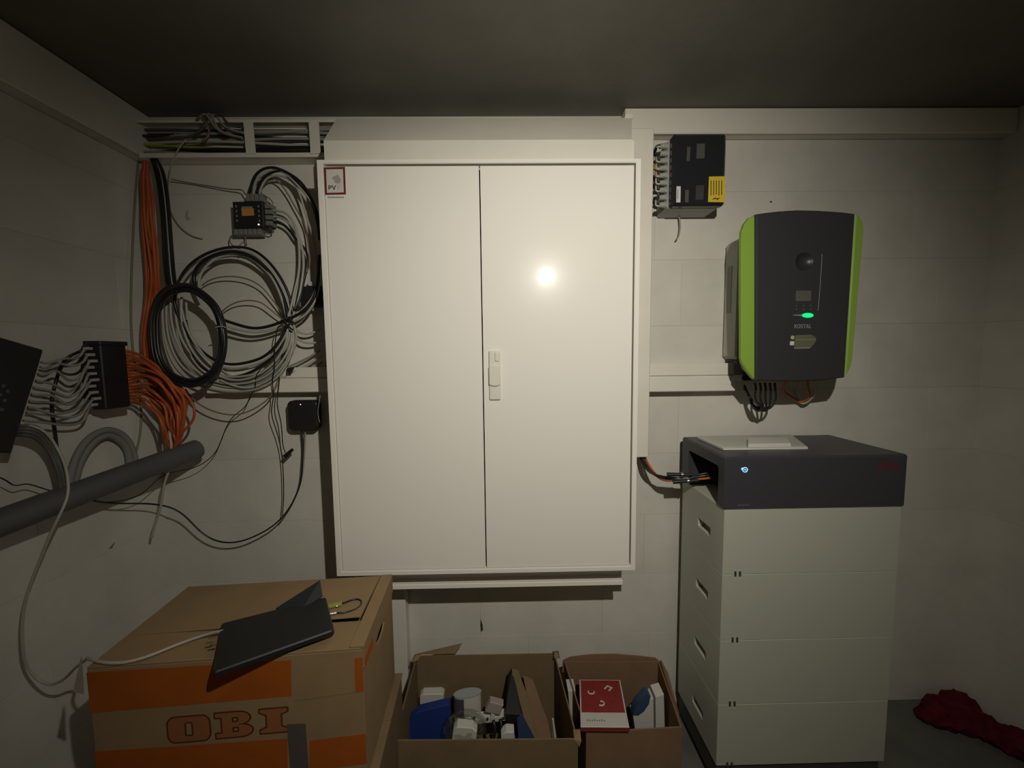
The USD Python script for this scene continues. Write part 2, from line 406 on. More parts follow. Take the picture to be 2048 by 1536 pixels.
mz0, mzm, mz1 = (P(1380, q, y=1.50)[2] for q in (783, 752, 727))
trunk("cream trunking at mid height between cabinet and inverter", box(vx1 + .002, 0.905, 1.509, YB - .003, mz0 + .002, mz1 - .002, 0.002), box(vx1 + .002, 0.905, 1.503, 1.5085, mzm + 0.002, mz1, 0.002),
      box(vx1 + .002, 0.905, 1.497, 1.5085, mz0, mzm, 0.003), (0.7, 1.53, mz0))
mz0, mzm, mz1 = (P(580, q, y=1.50)[2] for q in (785, 757, 735))
trunk("cream trunking at mid height left of the cabinet, behind the cable coil", box(-1.16, CX0 - .012 + .02, 1.509, YB - .003, mz0 + .002, mz1 - .002, 0.002), box(-1.16, CX0 + .01, 1.503, 1.5085, mzm + 0.002, mz1, 0.002),
      box(-1.16, CX0 + .01, 1.497, 1.5085, mz0, mzm, 0.003), (-0.9, 1.53, mz0))
bx1 = P(812, 1240, y=1.495)[0]
trunk("wide white vertical trunking below the cabinet, beside the big cardboard box", box(-0.62, bx1 - .003, 1.503, YB - .003, 0.001, lz0 - .004, 0.003), box(-0.62, bx1, 1.494, 1.5025, 0.001, lz0 - .002, 0.003), at=(-0.5, 1.53, 0.001))

# open wall duct, top left
TY = 1.50
oz0, oz1, oz2, oz3 = (P(460, q, y=TY)[2] for q in (312, 306, 245.5, 239.5))
ox0, ox1 = xf + 0.002, CX0 - 0.006
od = Thing("open_cable_duct", "open cream cable duct under the ceiling, full of cables, left of the cabinet", "cable duct", (-1, 1.53, oz0))
od.add("back_plate", box(ox0, ox1, 1.548, YB - .003, oz0 - 0.004, oz3, 0.001), PVC)
od.add("bottom_rail", cat(box(ox0, ox1, TY, 1.5475, oz0 - 0.004, oz0, 0.001), box(ox0, ox1, TY - .003, TY, oz0 - 0.006, oz1, 0.001)), PVC)
od.add("top_rail", cat(box(ox0, ox1, TY, 1.5475, oz3 - 0.003, oz3, 0.001), box(ox0, ox1, TY - .003, TY, oz2, oz3, 0.001)), PVC)
for a, b, c, d in ((486, 505, 492, 511), (617, 637, 621, 641)):
    od.add("clip", plate([(a, 241), (b, 241), (d, 307), (c, 307)], TY - 0.007, 0.0035), PVC)
cols = [DGRC, GRYC, GRYC, BLKC, DGRC, GRYC, WHTC, YGRC, BLKC, BLKC, GRYC, BLKC]
tb = Thing("duct_cables", "mixed grey and black cables lying in the open duct under the ceiling", "cable bundle", (-1, 1.53, oz1))
for i in range(12):
    f = (i + 0.5) / 12
    zz = oz2 - 0.004 + (oz1 - oz2) * f
    pts = [(ox0 + 0.004 + (ox1 - ox0 - .012) * t, 1.528 + 0.010 * math.sin(3 * t + i * 1.7), zz + 0.006 * math.sin(5 * t + i * 2.1) * (0.3 if i in (0, 11) else 1)) for t in np.linspace(0, 1, 8)]
    tb.add("strand", tube(pts, 0.0052, 7, 0.03), cols[i], True)
tg = Thing("cable_tangle", "tangle of grey cables rising out of the open duct to the ceiling", "cable bundle", P(420, 290, y=1.49))
for i, pts in enumerate([[(395, 240), (404, 230), (412, 240), (400, 262), (370, 275)], [(412, 232), (420, 228), (432, 250), (455, 268), (486, 276)], [(418, 238), (428, 230), (445, 248), (470, 262), (488, 266)],
                         [(400, 236), (410, 228), (424, 246), (440, 262), (470, 272)], [(430, 234), (440, 229), (452, 243), (474, 253), (488, 256)], [(398, 262), (408, 250), (414, 236), (408, 231), (396, 238)], [(404, 282), (418, 262), (412, 246), (404, 236), (392, 240)]]):
    tg.add("strand", tube([P(a, b, y=1.488 + 0.004 * (i % 3)) for a, b in pts], 0.0040, 7), [DGRC, GRYC, GRYC, GRYC, DGRC, DGRC, BRNC][i], True)

# ================================================================== inverter
IY = 1.30
inv = Thing("solar_inverter", "solar inverter with dark grey front and lime green side strips on the back wall", "inverter", P(1600, 765, y=1.45))
inv.add("housing", box(0.877, 1.150, 1.455, YB - .003, EYE - 0.030, EYE + 0.425, 0.012), ALU)
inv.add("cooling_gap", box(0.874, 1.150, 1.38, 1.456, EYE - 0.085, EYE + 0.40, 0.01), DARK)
inv.add("cover_tray", box(0.842, 1.172, IY + 0.026, 1.381, EYE - 0.070, EYE + 0.41, 0.012), ANTH)
inv.add("connection_box", box(0.895, 1.16, 1.40, 1.50, EYE - 0.092, EYE - 0.031, 0.006), ANTH)
top = [(1513, 428), (1530, 425.5), (1560, 422), (1595, 420), (1630, 420.5), (1665, 422.5), (1690, 424.5), (1711, 427.5)]
front = top + [(1690, 755), (1650, 760.5), (1600, 763), (1550, 762.5), (1513, 761)]
dc_, dr = P(1609, 523, y=IY), 0.040
ball = m3.Manifold.sphere(dr, 64).translate([dc_[0], IY - dr + 0.0145, dc_[2]])
fp = inv.add("front_panel", mani(plate(front[::-1], IY, 0.028, 0.004)) - ball, ANTH, 25)
left = [(1512.6, 428), (1500, 434), (1490, 447), (1484.5, 462), (1483, 480), (1483, 715), (1485, 726), (1494, 742), (1505, 756), (1512.6, 761)]
right = [(1711.4, 427.5), (1721, 433), (1727, 443), (1729, 460), (1706, 718), (1703, 732), (1697, 745), (1690.4, 755)]
inv.add("side_strip", plate(left, IY + 0.012, 0.016, 0.004), GREEN, 25, label="lime green side strip")
inv.add("side_strip", plate(right[::-1], IY + 0.012, 0.016, 0.004), GREEN, 25, label="lime green side strip")
yy = IY
shell = (m3.Manifold.sphere(dr - 0.0002, 64) - m3.Manifold.sphere(dr - 0.0012, 64)).translate([dc_[0], IY - dr + 0.0145, dc_[2]])
inv.add("round_dimple", shell ^ mani(box(dc_[0] - .06, dc_[0] + .06, IY + 0.0008, IY + 0.03, dc_[2] - .06, dc_[2] + .06)), ANTH2, 60, fp)
inv.add("ridge", tube([P(1644, 508, y=yy), P(1641, 560, y=yy), P(1636, 622, y=yy)], 0.0011, 6), GREYPR, True, fp)
inv.add("display", plate([(1592, 581.5), (1622.5, 581), (1622, 602), (1591.5, 602.5)], yy - 0.0012, 0.0015), mat("dim_display", (0.105, 0.105, 0.09), 0.4, 0.3), False, fp, "small grey display")
for r_ in range(2):
    for c_ in range(3):
        o = P(1593 + c_ * 14.2, 611.5 + r_ * 7, y=yy)
        inv.add("key", cyl(o, o - np.array([0, 0.0012, 0]), 0.0015, 10), GREYPR, True, fp)
inv.add("status_bar", plate([(1586, 629.3), (1606, 628.6), (1606, 632.5), (1586, 630.8)], yy - 0.001, 0.001), GREYPR, False, fp)
ell = [(1616 + 11.3 * math.cos(t), 630.6 + 4.8 * math.sin(t)) for t in np.linspace(0, 2 * math.pi, 25)[:-1]]
inv.add("status_light", plate(ell, yy - 0.0022, 0.0022), LEDG, False, fp, "glowing green status light")
inv.add("lettering", text("KOSTAL", 0.0125, P(1605.5, 652.5, y=yy), *XZ, depth=0.0008, width=0.058), GREYPR, False, fp, "grey maker's lettering")
inv.add("info_label", plate([(1591, 670.5), (1622, 669), (1633, 676), (1631, 684), (1620, 697), (1588, 697)], yy - 0.0006, 0.0006), mat("olive_label", (0.125, 0.130, 0.075), 0.5, 0.3), False, fp)
inv.add("label_line", cat(plate([(1591, 679), (1631, 678.5), (1631, 679.6), (1591, 680.1)], yy - 0.001, 0.0004), plate([(1589, 695.5), (1620, 694.5), (1620, 697), (1588, 697.5)], yy - 0.001, 0.0004)), GREYPR, False, fp)
o = P(1585, 675, y=yy)
inv.add("label_dot", cyl(o, o - np.array([0, 0.001, 0]), 0.0068, 16), mat("pale_yellow_print", (0.42, 0.42, 0.26), 0.5, 0.3), True, fp)
inv.add("label_square", plate([(1580.5, 682.5), (1588.5, 682.5), (1588, 690.5), (1580, 690.5)], yy - 0.001, 0.001), PAPER, False, fp)
inv.add("side_label", box(0.876, 0.877, 1.50, 1.53, EYE + 0.15, EYE + 0.33), mat("olive_side_print", (0.27, 0.26, 0.22), 0.5, 0.3), False)
pl = inv.add("plug_strip", box(0.86, 0.935, 1.385, 1.435, EYE - 0.108, EYE - 0.088, 0.003), BLACK)
for i in range(5):
    x0 = 1509 + i * 10.2
    c = tube([P(x0, 766, y=1.405), P(x0 + 1.5, 785, y=1.405), P(x0 + 2 - 1.5 * i * .2, 800, y=1.41), P(1524 + i * 3.0, 818 - abs(i - 2) * 2 + 4, y=1.42), P(1516 + i * 2, 822 - i * 1.2, y=1.44), P(1500, 801 - i * 1.5, y=1.47), P(1489, 779 - i * 2, y=1.51)], 0.0040, 8)
    single("inverter_cable", c, BLKC, f"{['first', 'second', 'third', 'fourth', 'fifth'][i]} black cable from the left, looping below the inverter into the mid-height trunking", "cable", "black cables below the inverter", smooth=True)
single("inverter_cable", tube([P(1580, 757, y=1.45), P(1568, 772, y=1.49), P(1569, 784, y=1.52), P(1585, 795, y=1.525), P(1602, 803, y=1.52), P(1613, 800, y=1.50), P(1616, 775, y=1.46), P(1616, 757, y=1.45)], 0.0045), ORGC,
       "orange cable loop hanging under the right half of the inverter", "cable", smooth=True)
single("inverter_cable", tube([P(1634, 757, y=1.44), P(1633, 772, y=1.45), P(1628, 788, y=1.47), P(1618, 801, y=1.50), P(1606, 807, y=1.52), P(1596, 800, y=1.535), P(1590, 780, y=1.545)], 0.0050), WHTC,
       "whitish cable under the inverter, crossing the orange one", "cable", smooth=True)

# ================================================================== black box with glands
SB = Thing("surge_protection_box", "black enclosure with yellow warning sticker and cable glands, right of the cabinet", "electrical box", P(1400, 425, y=1.5))
sx0, sx1 = P(1345, 350, y=1.42)[0], P(1452, 350, y=1.42)[0]
sz0, sz1 = P(1400, 411, y=1.42)[2], P(1400, 266, y=1.42)[2]
SB.add("base", box(sx0 - 0.003, sx1 - 0.003, 1.4525, YB - .003, sz0 + 0.003, sz1 - 0.003, 0.006), mat("grey_base", (0.36, 0.355, 0.33), 0.5, 0.4))
ld = SB.add("lid", box(sx0, sx1, 1.42, 1.452, sz0, sz1, 0.008), BLACKG)
DW = mat("smoky_window", (0.055, 0.056, 0.060), 0.3, 0.4)
DW2 = mat("smoky_module", (0.085, 0.088, 0.075), 0.4, 0.4)
for q, w in (([(1374.5, 294), (1381, 293.5), (1379.5, 322), (1373, 322)], DW2), ([(1394, 287.5), (1410, 287), (1409, 316.5), (1392.5, 317)], DW2), ([(1392, 371), (1408, 370.5), (1407, 399), (1391, 400)], DW), ([(1370.5, 380), (1378, 379.5), (1377, 404.5), (1370, 405)], DW2)):
    SB.add("module_window", plate(q, 1.4194, 0.0006), w, False, ld)
ys = 1.4192
st = SB.add("warning_sticker", plate([(1418, 353), (1450, 352.5), (1449.5, 404.5), (1416, 404)], ys, 0.0008), YEL, False, ld, "yellow high-voltage warning sticker")
for i in range(5):
    a = 1421.5 + i * 5.3
    SB.add("printed_line", plate([(a, 361), (a + 1.5, 361), (a + 1.2, 391 - (i % 3)), (a - 0.3, 391 - (i % 3))], ys - 0.0004, 0.0004), MARK, False, ld)
SB.add("bolt_symbol", plate([(1423, 399), (1431, 394.5), (1432, 397), (1441, 395), (1434, 400.5), (1433, 397.8)], ys - 0.0004, 0.0004), MARK, False, ld)
SB.add("white_label", plate([(1353, 372.5), (1361.5, 372.5), (1361, 405), (1352.5, 405)], ys, 0.0008), PAPER, False, ld)
SB.add("white_label_print", plate([(1355, 379), (1356.4, 379), (1356, 398), (1354.6, 398)], ys - 0.0003, 0.0003), GREYPR, False, ld)
GL = mat("grey_gland", (0.34, 0.34, 0.31), 0.4, 0.4)
ords = ["topmost", "second", "third", "fourth", "fifth", "sixth", "seventh", "eighth", "lowest"]
tx = vx1
for i in range(9):
    py = 294 + i * 14.6
    c = P(1336, py, y=1.47)
    g = SB.add("cable_gland", cat(cyl((sx0 + 0.002, 1.465, c[2]), (sx0 - 0.010, 1.465, c[2]), 0.0125, 6), cyl((sx0 - 0.010, 1.465, c[2]), (sx0 - 0.030, 1.465, c[2]), 0.0105, 16, 0.0085)), GL, 40)
    tz = P(1308, [306, 313, 322, 328, 350, 356, 372, 396, 404][i], y=1.485)[2]
    s = np.array([sx0 - 0.028, 1.465, c[2]])
    e = np.array([tx - 0.004, 1.490, tz])
    m1 = s + (-0.012, 0.002, 0.0); m2 = e + (0.012, 0.0, 0.0)
    single("gland_cable", tube([s, m1, m2, e], 0.0052, 8, 0.005), BLKC if i not in (3, 4) else (YELC if i == 3 else ORGC), f"short {'black' if i not in (3, 4) else 'yellow' if i == 3 else 'orange'} cable into the {ords[i]} gland of the black enclosure", "cable", smooth=True)
    if i % 2 == 0 or i in (3, 5):
        single("gland_wire", tube([s + (0.002, -0.005, -0.005), m1 + (0, -0.006, -0.004), m2 + (0.004, -0.008, 0.012), e + (0.002, -0.008, 0.010)], 0.0036, 8, 0.005), WHTC, f"short whitish wire beside the {ords[i]} gland of the black enclosure", "cable", smooth=True)
single("hanging_wire", tube([P(1357, 405, y=1.52), P(1358, 430, y=1.535), P(1360, 450, y=1.54), P(1359, 464, y=1.54), P(1353, 479, y=1.53)], 0.0030), GRYC, "loose grey wire end hanging below the black enclosure", "cable", smooth=True)

# ================================================================== battery tower
BY = 1.21
bx0, bx1_ = P(1449, 1025, y=BY)[0], P(1803, 1020, y=BY)[0]
bz = [P(1475, q, y=BY)[2] for q in (1018, 1149, 1281, 1409, 1531)]
bt = P(1600, 911, y=BY)[2]
bat = Thing("battery_tower", "tall grey battery tower with dark control unit on top, standing right of the cabinet", "battery", ((bx0 + bx1_) / 2, 1.36, 0))
BB = BY + 0.298
bcu = mani(box(bx0 - 0.006, bx1_ + 0.004, BY - 0.008, BB + 0.002, bz[0], bt, 0.006))
bcu = bcu - mani(box(bx0 - 0.05, bx0 + 0.10, BY + 0.032, BB - 0.055, bz[0] - 0.02, bt - 0.040, 0.008))
cu = bat.add("control_unit", bcu, BCU, 30, label="blue-black control unit")
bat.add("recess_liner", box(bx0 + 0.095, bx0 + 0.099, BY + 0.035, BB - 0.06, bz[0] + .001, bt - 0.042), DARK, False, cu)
o = P(1490, 939.5, y=BY - 0.008)
ring = place(prism(Point(0, 0).buffer(0.0088, 12).difference(Point(0, 0).buffer(0.0060, 12)), 0.0012), o, *XZ)
bat.add("power_light", cat(ring, place(prism(Point(0, 0).buffer(0.0026, 8), 0.0012), o, *XZ), place(prism(Point(-0.0085, 0.003).buffer(0.0042, 8).difference(Point(0, 0).buffer(0.0095, 12)), 0.0010), o, *XZ)), LEDB, False, cu, "blue ring-shaped power light")
o = P(1777, 932, y=BY - 0.008)
oval = affinity.scale(Point(0, 0).buffer(1, 16), 0.032, 0.018)
bat.add("logo_oval", place(prism(oval.difference(affinity.scale(Point(0, 0).buffer(1, 16), 0.0295, 0.0155)), 0.0006), o, *XZ), REDLOGO, False, cu)
bat.add("logo_lettering", text("BYD", 0.013, o, *XZ, depth=0.0006, width=0.044), REDLOGO, False, cu, "dark red maker's lettering")
bat.add("small_print", cat(*[plate([(1475 + i * 3.6, 1008), (1477.4 + i * 3.6, 1008), (1477.4 + i * 3.6, 1012), (1475 + i * 3.6, 1012)], BY - 0.0085, 0.0006) for i in range(7)]), DIMPR, False, cu)
slots = [[(1395, 1036), (1421, 1059), (1420, 1072), (1395, 1049)], [(1391, 1157), (1416, 1184), (1415, 1198), (1391, 1171)], [(1388, 1272), (1412, 1302), (1411, 1320), (1388, 1289)], [(1384, 1389), (1406, 1421), (1405, 1438), (1384, 1406)]]
for i in range(4):
    z1, z0 = bz[i] - 0.0004, bz[i + 1] + 0.0004
    q = [P(a, b, x=bx0) for a, b in slots[i]]
    ya, yb = min(v[1] for v in q), max(v[1] for v in q); zm = np.mean([v[2] for v in q])
    body = mani(box(bx0, bx1_, BY, BB, z0, z1, 0.0012)) - mani(box(bx0 - 0.02, bx0 + 0.028, ya, yb, zm - 0.017, zm + 0.017, 0.004))
    mo = bat.add("battery_module", body, BATT, 30)
    bat.add("grip", cat(box(bx0 + 0.0005, bx0 + 0.018, ya + .001, yb - .001, zm - 0.017, zm - 0.0145), box(bx0 + 0.0005, bx0 + 0.018, yb - 0.004, yb - .001, zm - 0.017, zm + 0.016)), BATTSLOT, False, mo)
    for dx in (-4.6, 4.6):
        a = 1475.5 + dx - i * 5.5; b = (1149, 1281, 1409, 1531)[i]
        bat.add("latch_slot", plate([(a - 2, b - 6), (a + 2, b - 6), (a + 2, b + 4), (a - 2, b + 4)], BY - 0.0006, 0.0016), MARK, False, mo)
bat.add("base", box(bx0 + 0.004, bx1_ - 0.004, BY + 0.012, BB - 0.004, 0.035, bz[4] - 0.0015, 0.003), mat("dark_battery_base", (0.06, 0.06, 0.055), 0.5, 0.4))
for a in (bx0 + 0.05, bx1_ - 0.05):
    for b in (BY + 0.06, BB - 0.06):
        bat.add("foot", cyl((a, b, 0), (a, b, 0.0355), 0.02, 20), BLACK)
# papers on top
bk = Thing("brochure", "thin printed white brochure lying flat on top of the battery tower", "brochure", (*P(1505, 885, z=bt)[:2], bt))
bk.add("pages", slab([(1447, 896.5), (1616, 894.5), (1583, 869.5), (1395, 874)], bt + 0.0065, 0.0062), PAPER, False)
bk.add("printed_cover", slab([(1450, 893.5), (1612, 892), (1581, 868.5), (1398, 872)], bt + 0.0071, 0.0006), PAPER2, False)
bkt = slab([(1496, 888), (1582, 887), (1574, 874.5), (1496, 875.5)], bt + 0.020, 0.0125, 0.0015)
single("booklet", bkt, PAPER, "small thick white booklet lying on the brochure on the battery tower", "booklet", smooth=False)
# cables into the tower
for i, (dz, mt, nm) in enumerate(((0, BLKC, "upper black"), (-5, ORGC, "orange"), (4, BLKC, "lower black"))):
    single("battery_cable", tube([P(1284 - dz, 912, y=1.50 + 0.008 * i), P(1288 - dz, 922, y=1.49), P(1300 - dz, 941, y=1.46), P(1322, 955 - dz * 0.6, y=1.43), P(1345, 958 - dz * .6, y=1.40), P(1375, 957 - dz * .5, y=1.385), P(1400, 953 - dz, y=1.37), P(1425, 950 - dz, y=1.365)], 0.0055 if i == 0 else 0.0045), mt,
           f"{nm} cable from the vertical trunking into the side of the dark control unit", "cable", smooth=True)
for i, (a, b, c, d, lab) in enumerate(((1334, 949, 1362, 949, "upper black plug connector on the cables left of the control unit"), (1346, 964, 1374, 962, "lower black plug connector on the cables left of the control unit"))):
    t = Thing("plug_connector", lab, "connector", P(a, b, y=1.395))
    p0, p1 = P(a, b, y=1.385), P(c, d, y=1.375)
    t.add("shell", cyl(p0, p1, 0.0075, 14, 0.0065), BLACK, 40)
    t.add("collar", cyl(p1, p1 + (p1 - p0) * 0.15, 0.0085, 14), METAL, 40)
    t.add("tip", cyl(p1 + (p1 - p0) * 0.15, p1 + (p1 - p0) * 0.8, 0.0055, 14), BLACK, 40)

# ================================================================== cardboard boxes
ZT = EYE - 0.70
A, B, C_, D = (P(*q, z=ZT) for q in ((180, 1337), (735, 1291), (774, 1152), (369, 1171)))
u = ((B - A) + (C_ - D)) / 2; W_ = np.linalg.norm(u); u /= W_
v = np.array([-u[1], u[0], 0]); Dp = (np.dot(D - A, v) + np.dot(C_ - B, v)) / 2
c0 = (A + B + C_ + D) / 4 - u * W_ / 2 - v * Dp / 2
HB = 0.345
Ux, Vx, Nz = u, v, np.array([0, 0, 1.0])
def bxl(x0, x1, y0, y1, z0, z1, r=0.0):      # in the big box's own frame, z measured down from its top
    return place(box(x0, x1, y0, y1, z0, z1, r), c0, Ux, Vx, Nz)
cb = Thing("moving_box", "big cardboard moving box with orange stripes and OBI lettering, left foreground", "cardboard box", c0 + u * W_ / 2 + v * Dp / 2 - [0, 0, HB])
body = mani(box(0, W_, 0, Dp, -HB, -0.006, 0.002)) - mani(box(0.005, W_ - 0.005, 0.005, Dp - 0.005, -HB + 0.005, 0.02))
slot = mani(place(prism(affinity.scale(Point(0, 0).buffer(1, 10), 0.045, 0.014), 0.03), (W_ - 0.015, Dp * 0.53, -0.085), (0, 1, 0), (0, 0, 1), (1, 0, 0)))
cb.add("body", place(body - slot, c0, Ux, Vx, Nz), CARD, 25)
cb.add("top_flap", bxl(0.001, W_ - 0.001, 0.0, Dp * 0.325, -0.006, -0.001, 0.001), CARD, 25)
fl = box(0.001, W_ - 0.034, Dp * 0.33, Dp, -0.006, -0.001, 0.001)
p = np.asarray(fl.vertices); p[:, 2] += 0.012 * np.clip(p[:, 0] / W_, 0, 1) * (p[:, 1] < Dp * 0.5)
fl.vertices = p
cb.add("top_flap", place(fl, c0, Ux, Vx, Nz), CARD, 25)
cb.add("side_flap", bxl(W_ - 0.030, W_ + 0.0015, 0.002, Dp - 0.002, -0.0008, 0.0035, 0.001), CARD, 25)
cb.add("side_flap", bxl(W_ - 0.0003, W_ + 0.004, 0.002, Dp - 0.002, -0.055, 0.0030, 0.001), CARD, 25)
def front_uv(px, py):                          # pixel -> (along, up) on the front face of the big box
    d = ROT.T @ np.array([(px - 1024) / FPX, (py - 768) / FPX, 1.0]); e = np.array([0, 0, EYE])
    t = np.dot(c0 - e, v) / np.dot(d, v); q = e + d * t - c0
    return np.dot(q, u), q[2]
def fplate(poly, th, off=0.0):
    return place(prism(poly, th), c0 - v * off, Ux, (0, 0, 1), -v)
def fpoly(*px):
    return Polygon([front_uv(*q) for q in px]).intersection(sbox(0.0, -HB + .002, W_, -0.004))
cb.add("printed_stripe", fplate(fpoly((160, 1346), (582, 1320), (583, 1392), (160, 1428)), 0.0005), ORANGE, False)
cb.add("printed_stripe", fplate(fpoly((160, 1505), (575, 1477), (575, 1560), (160, 1590)), 0.0005), ORANGE, False)
cb.add("printed_stripe", fplate(fpoly((619, 1481), (760, 1464), (760, 1524), (619, 1542)), 0.0005), ORANGE, False)
cb.add("printed_stripe", fplate(fpoly((709, 1316), (760, 1312), (760, 1378), (711, 1384)), 0.0005), ORANGE, False)
zs = front_uv(735, 1318)[1], front_uv(735, 1380)[1]
cb.add("printed_stripe", bxl(W_ + 0.0041, W_ + 0.0046, 0.003, 0.075, max(zs[1], -0.054), zs[0]), ORANGE, False)
cb.add("crease", fplate(fpoly((584, 1402), (733, 1381), (733, 1382.5), (584, 1403.5)), 0.0003), CARD2, False)
def O_():
    return sbox(-1.05, -0.42, 1.05, 0.42).buffer(0.58, 10).difference(sbox(-0.16, -0.40, 0.16, 0.40).buffer(0.14, 6))
def B_():
    b = unary_union([sbox(-0.75, -1, 0.35, 1), sbox(-1.15, 0.62, 0.2, 1), sbox(-1.15, -1, 0.2, -0.62), affinity.scale(Point(0.35, 0.5).buffer(1, 12), 0.75, 0.5), affinity.scale(Point(0.40, -0.5).buffer(1, 12), 0.82, 0.5)])
    return b.difference(sbox(-0.05, 0.22, 0.30, 0.58)).difference(sbox(-0.05, -0.58, 0.32, -0.22))
def I_():
    return Polygon([(-1.1, 1), (1.1, 1), (1.1, 0.72), (0.58, 0.50), (0.58, -0.50), (1.1, -0.72), (1.1, -1), (-1.1, -1), (-1.1, -0.72), (-0.58, -0.50), (-0.58, 0.50), (-1.1, 0.72)])
for nm, sh, (px, py), (ex, ey) in (("O", O_(), (378, 1458), (42, 25)), ("B", B_(), (467, 1449), (38, 25)), ("I", I_(), (548, 1441), (28, 24))):
    a, b = front_uv(px, py), front_uv(px + ex, py); c, d = front_uv(px, py - ey), front_uv(px, py + ey)
    wx = abs(b[0] - a[0]) / sh.bounds[2]; hz_ = abs(c[1] - d[1]) / 2
    g = affinity.translate(affinity.scale(sh, wx, hz_, origin=(0, 0)), a[0], a[1])
    cb.add("letter_outline", fplate(g.buffer(0.0028), 0.0003), OUTL, False)
    cb.add("letter", fplate(g.buffer(-0.0010), 0.0006), mat(f"letter_orange_{nm}", (0.30, 0.115, 0.046), 0.8, 0.2), False, label="orange printed letter with dark outline")
cb.add("tape_strip", fplate(fpoly((574, 1448), (611, 1447), (619, 1560), (583, 1560)), 0.0012), TAPE, False, label="grey adhesive tape strip")
lb = Thing("cardboard_box", "lower cardboard box carrying the big orange-striped moving box", "cardboard box", c0 + u * W_ / 2 + v * Dp / 2 - [0, 0, c0[2]])
lt = -HB - 0.001
lb.add("body", bxl(-0.012, W_ + 0.018, -0.004, Dp + 0.012, -ZT + 0.001, lt - 0.004, 0.002), CARD2, 25)
lb.add("top_flap", bxl(-0.012, W_ + 0.022, -0.004, Dp * 0.5, lt - 0.004, lt, 0.001), CARD2, 25)
lb.add("top_flap", bxl(-0.012, W_ + 0.022, Dp * 0.505, Dp + 0.012, lt - 0.004, lt, 0.001), CARD2, 25)

# flat black device on the big box
dv = Thing("network_device", "flat matt black network device lying askew on the big moving box", "network device", P(540, 1290, z=ZT + 0.01))
zt = ZT + 0.026
q = [P(a, b, z=zt) for a, b in ((442, 1246), (652, 1193), (669, 1259), (424, 1346))]
cen = sum(q) / 4
sh = Polygon([(w[0], w[1]) for w in q]).buffer(-0.008).buffer(0.008, 6)
dv.add("case", place(prism(sh, 0.013, 0.003), (0, 0, zt - 0.013), (1, 0, 0), (0, 1, 0), (0, 0, 1)), BLACK, 30)
dv.add("foot_plate", place(prism(sh.buffer(-0.03), 0.0135), (0, 0, ZT - 0.0005), (1, 0, 0), (0, 1, 0), (0, 0, 1)), BLACK, 30)
w3 = [P(552, 1216, z=zt - 0.004), P(640, 1160, z=zt + 0.03), P(645, 1190, z=zt + 0.004), P(600, 1225, z=zt - 0.006)]
dv.add("folded_flap", hull(np.vstack([w3, np.array(w3) - [0, 0, 0.004]])), mat("slate_black", (0.028, 0.032, 0.034), 0.45, 0.4), 30)
e0 = P(655, 1213, z=zt - .01); e1 = P(684, 1207, z=zt - .012)
dv.add("connector", place(box(0, np.linalg.norm(e1 - e0), -0.006, 0.006, -0.004, 0.004, 0.001), e0, (e1 - e0) / np.linalg.norm(e1 - e0), np.cross([0, 0, 1], (e1 - e0) / np.linalg.norm(e1 - e0)), (0, 0, 1)), mat("olive_connector", (0.30, 0.32, 0.05), 0.4, 0.4), 30, label="yellow-green connector")
e2 = P(660, 1228, z=zt - .01); e3 = P(673, 1226, z=zt - .012)
dv.add("connector", cyl(e2, e3, 0.0035, 12), METAL, 40, label="bright metal connector")
o = P(674, 1212, z=zt - 0.006)
dv.add("indicator_light", trimesh.creation.icosphere(1, 0.0014).apply_translation(o), LEDW, True)
dv.add("loop_wire", tube([P(683, 1207, z=zt - .012), P(700, 1201, z=zt - .016), P(714, 1198, z=zt - .018), P(723, 1203, z=zt - .018), P(719, 1213, z=zt - .018), P(702, 1222, z=zt - .016), P(673, 1226, z=zt - .012)], 0.0022), BLKC, True, label="thin black loop wire")
for i, (a, b) in enumerate(((417, 1277), (414, 1286), (420, 1291))):
    e = P(a, b, z=ZT + 0.03)
    dv.add("contact_pin", cyl(e, P(a + 14, b - 3, z=ZT + 0.03), 0.0018, 8), GOLD, True)

# open box with mixed parts
zt2 = EYE - 1.20
def open_box(t, q, zt, material, th=0.005, zb=0.0):
    q = [np.array([*w[:2], 0]) for w in q]
    o = Polygon([(w[0], w[1]) for w in q]); i = o.buffer(-th, join_style=2)
    t.add("walls", place(prism(o.difference(i), zt - zb), (0, 0, zb), (1, 0, 0), (0, 1, 0), (0, 0, 1)), material, False)
    t.add("bottom", place(prism(i, 0.005), (0, 0, zb + 0.001), (1, 0, 0), (0, 1, 0), (0, 0, 1)), material, False)
q2 = [P(a, b, z=zt2) for a, b in ((787, 1482), (1156, 1479), (1110, 1306), (832, 1311))]
b2 = Thing("cardboard_box", "open brown cardboard box full of mixed electrical parts, left of the other open box", "cardboard box", (*(sum(q2) / 4)[:2], 0))
open_box(b2, q2, zt2, CARD2)
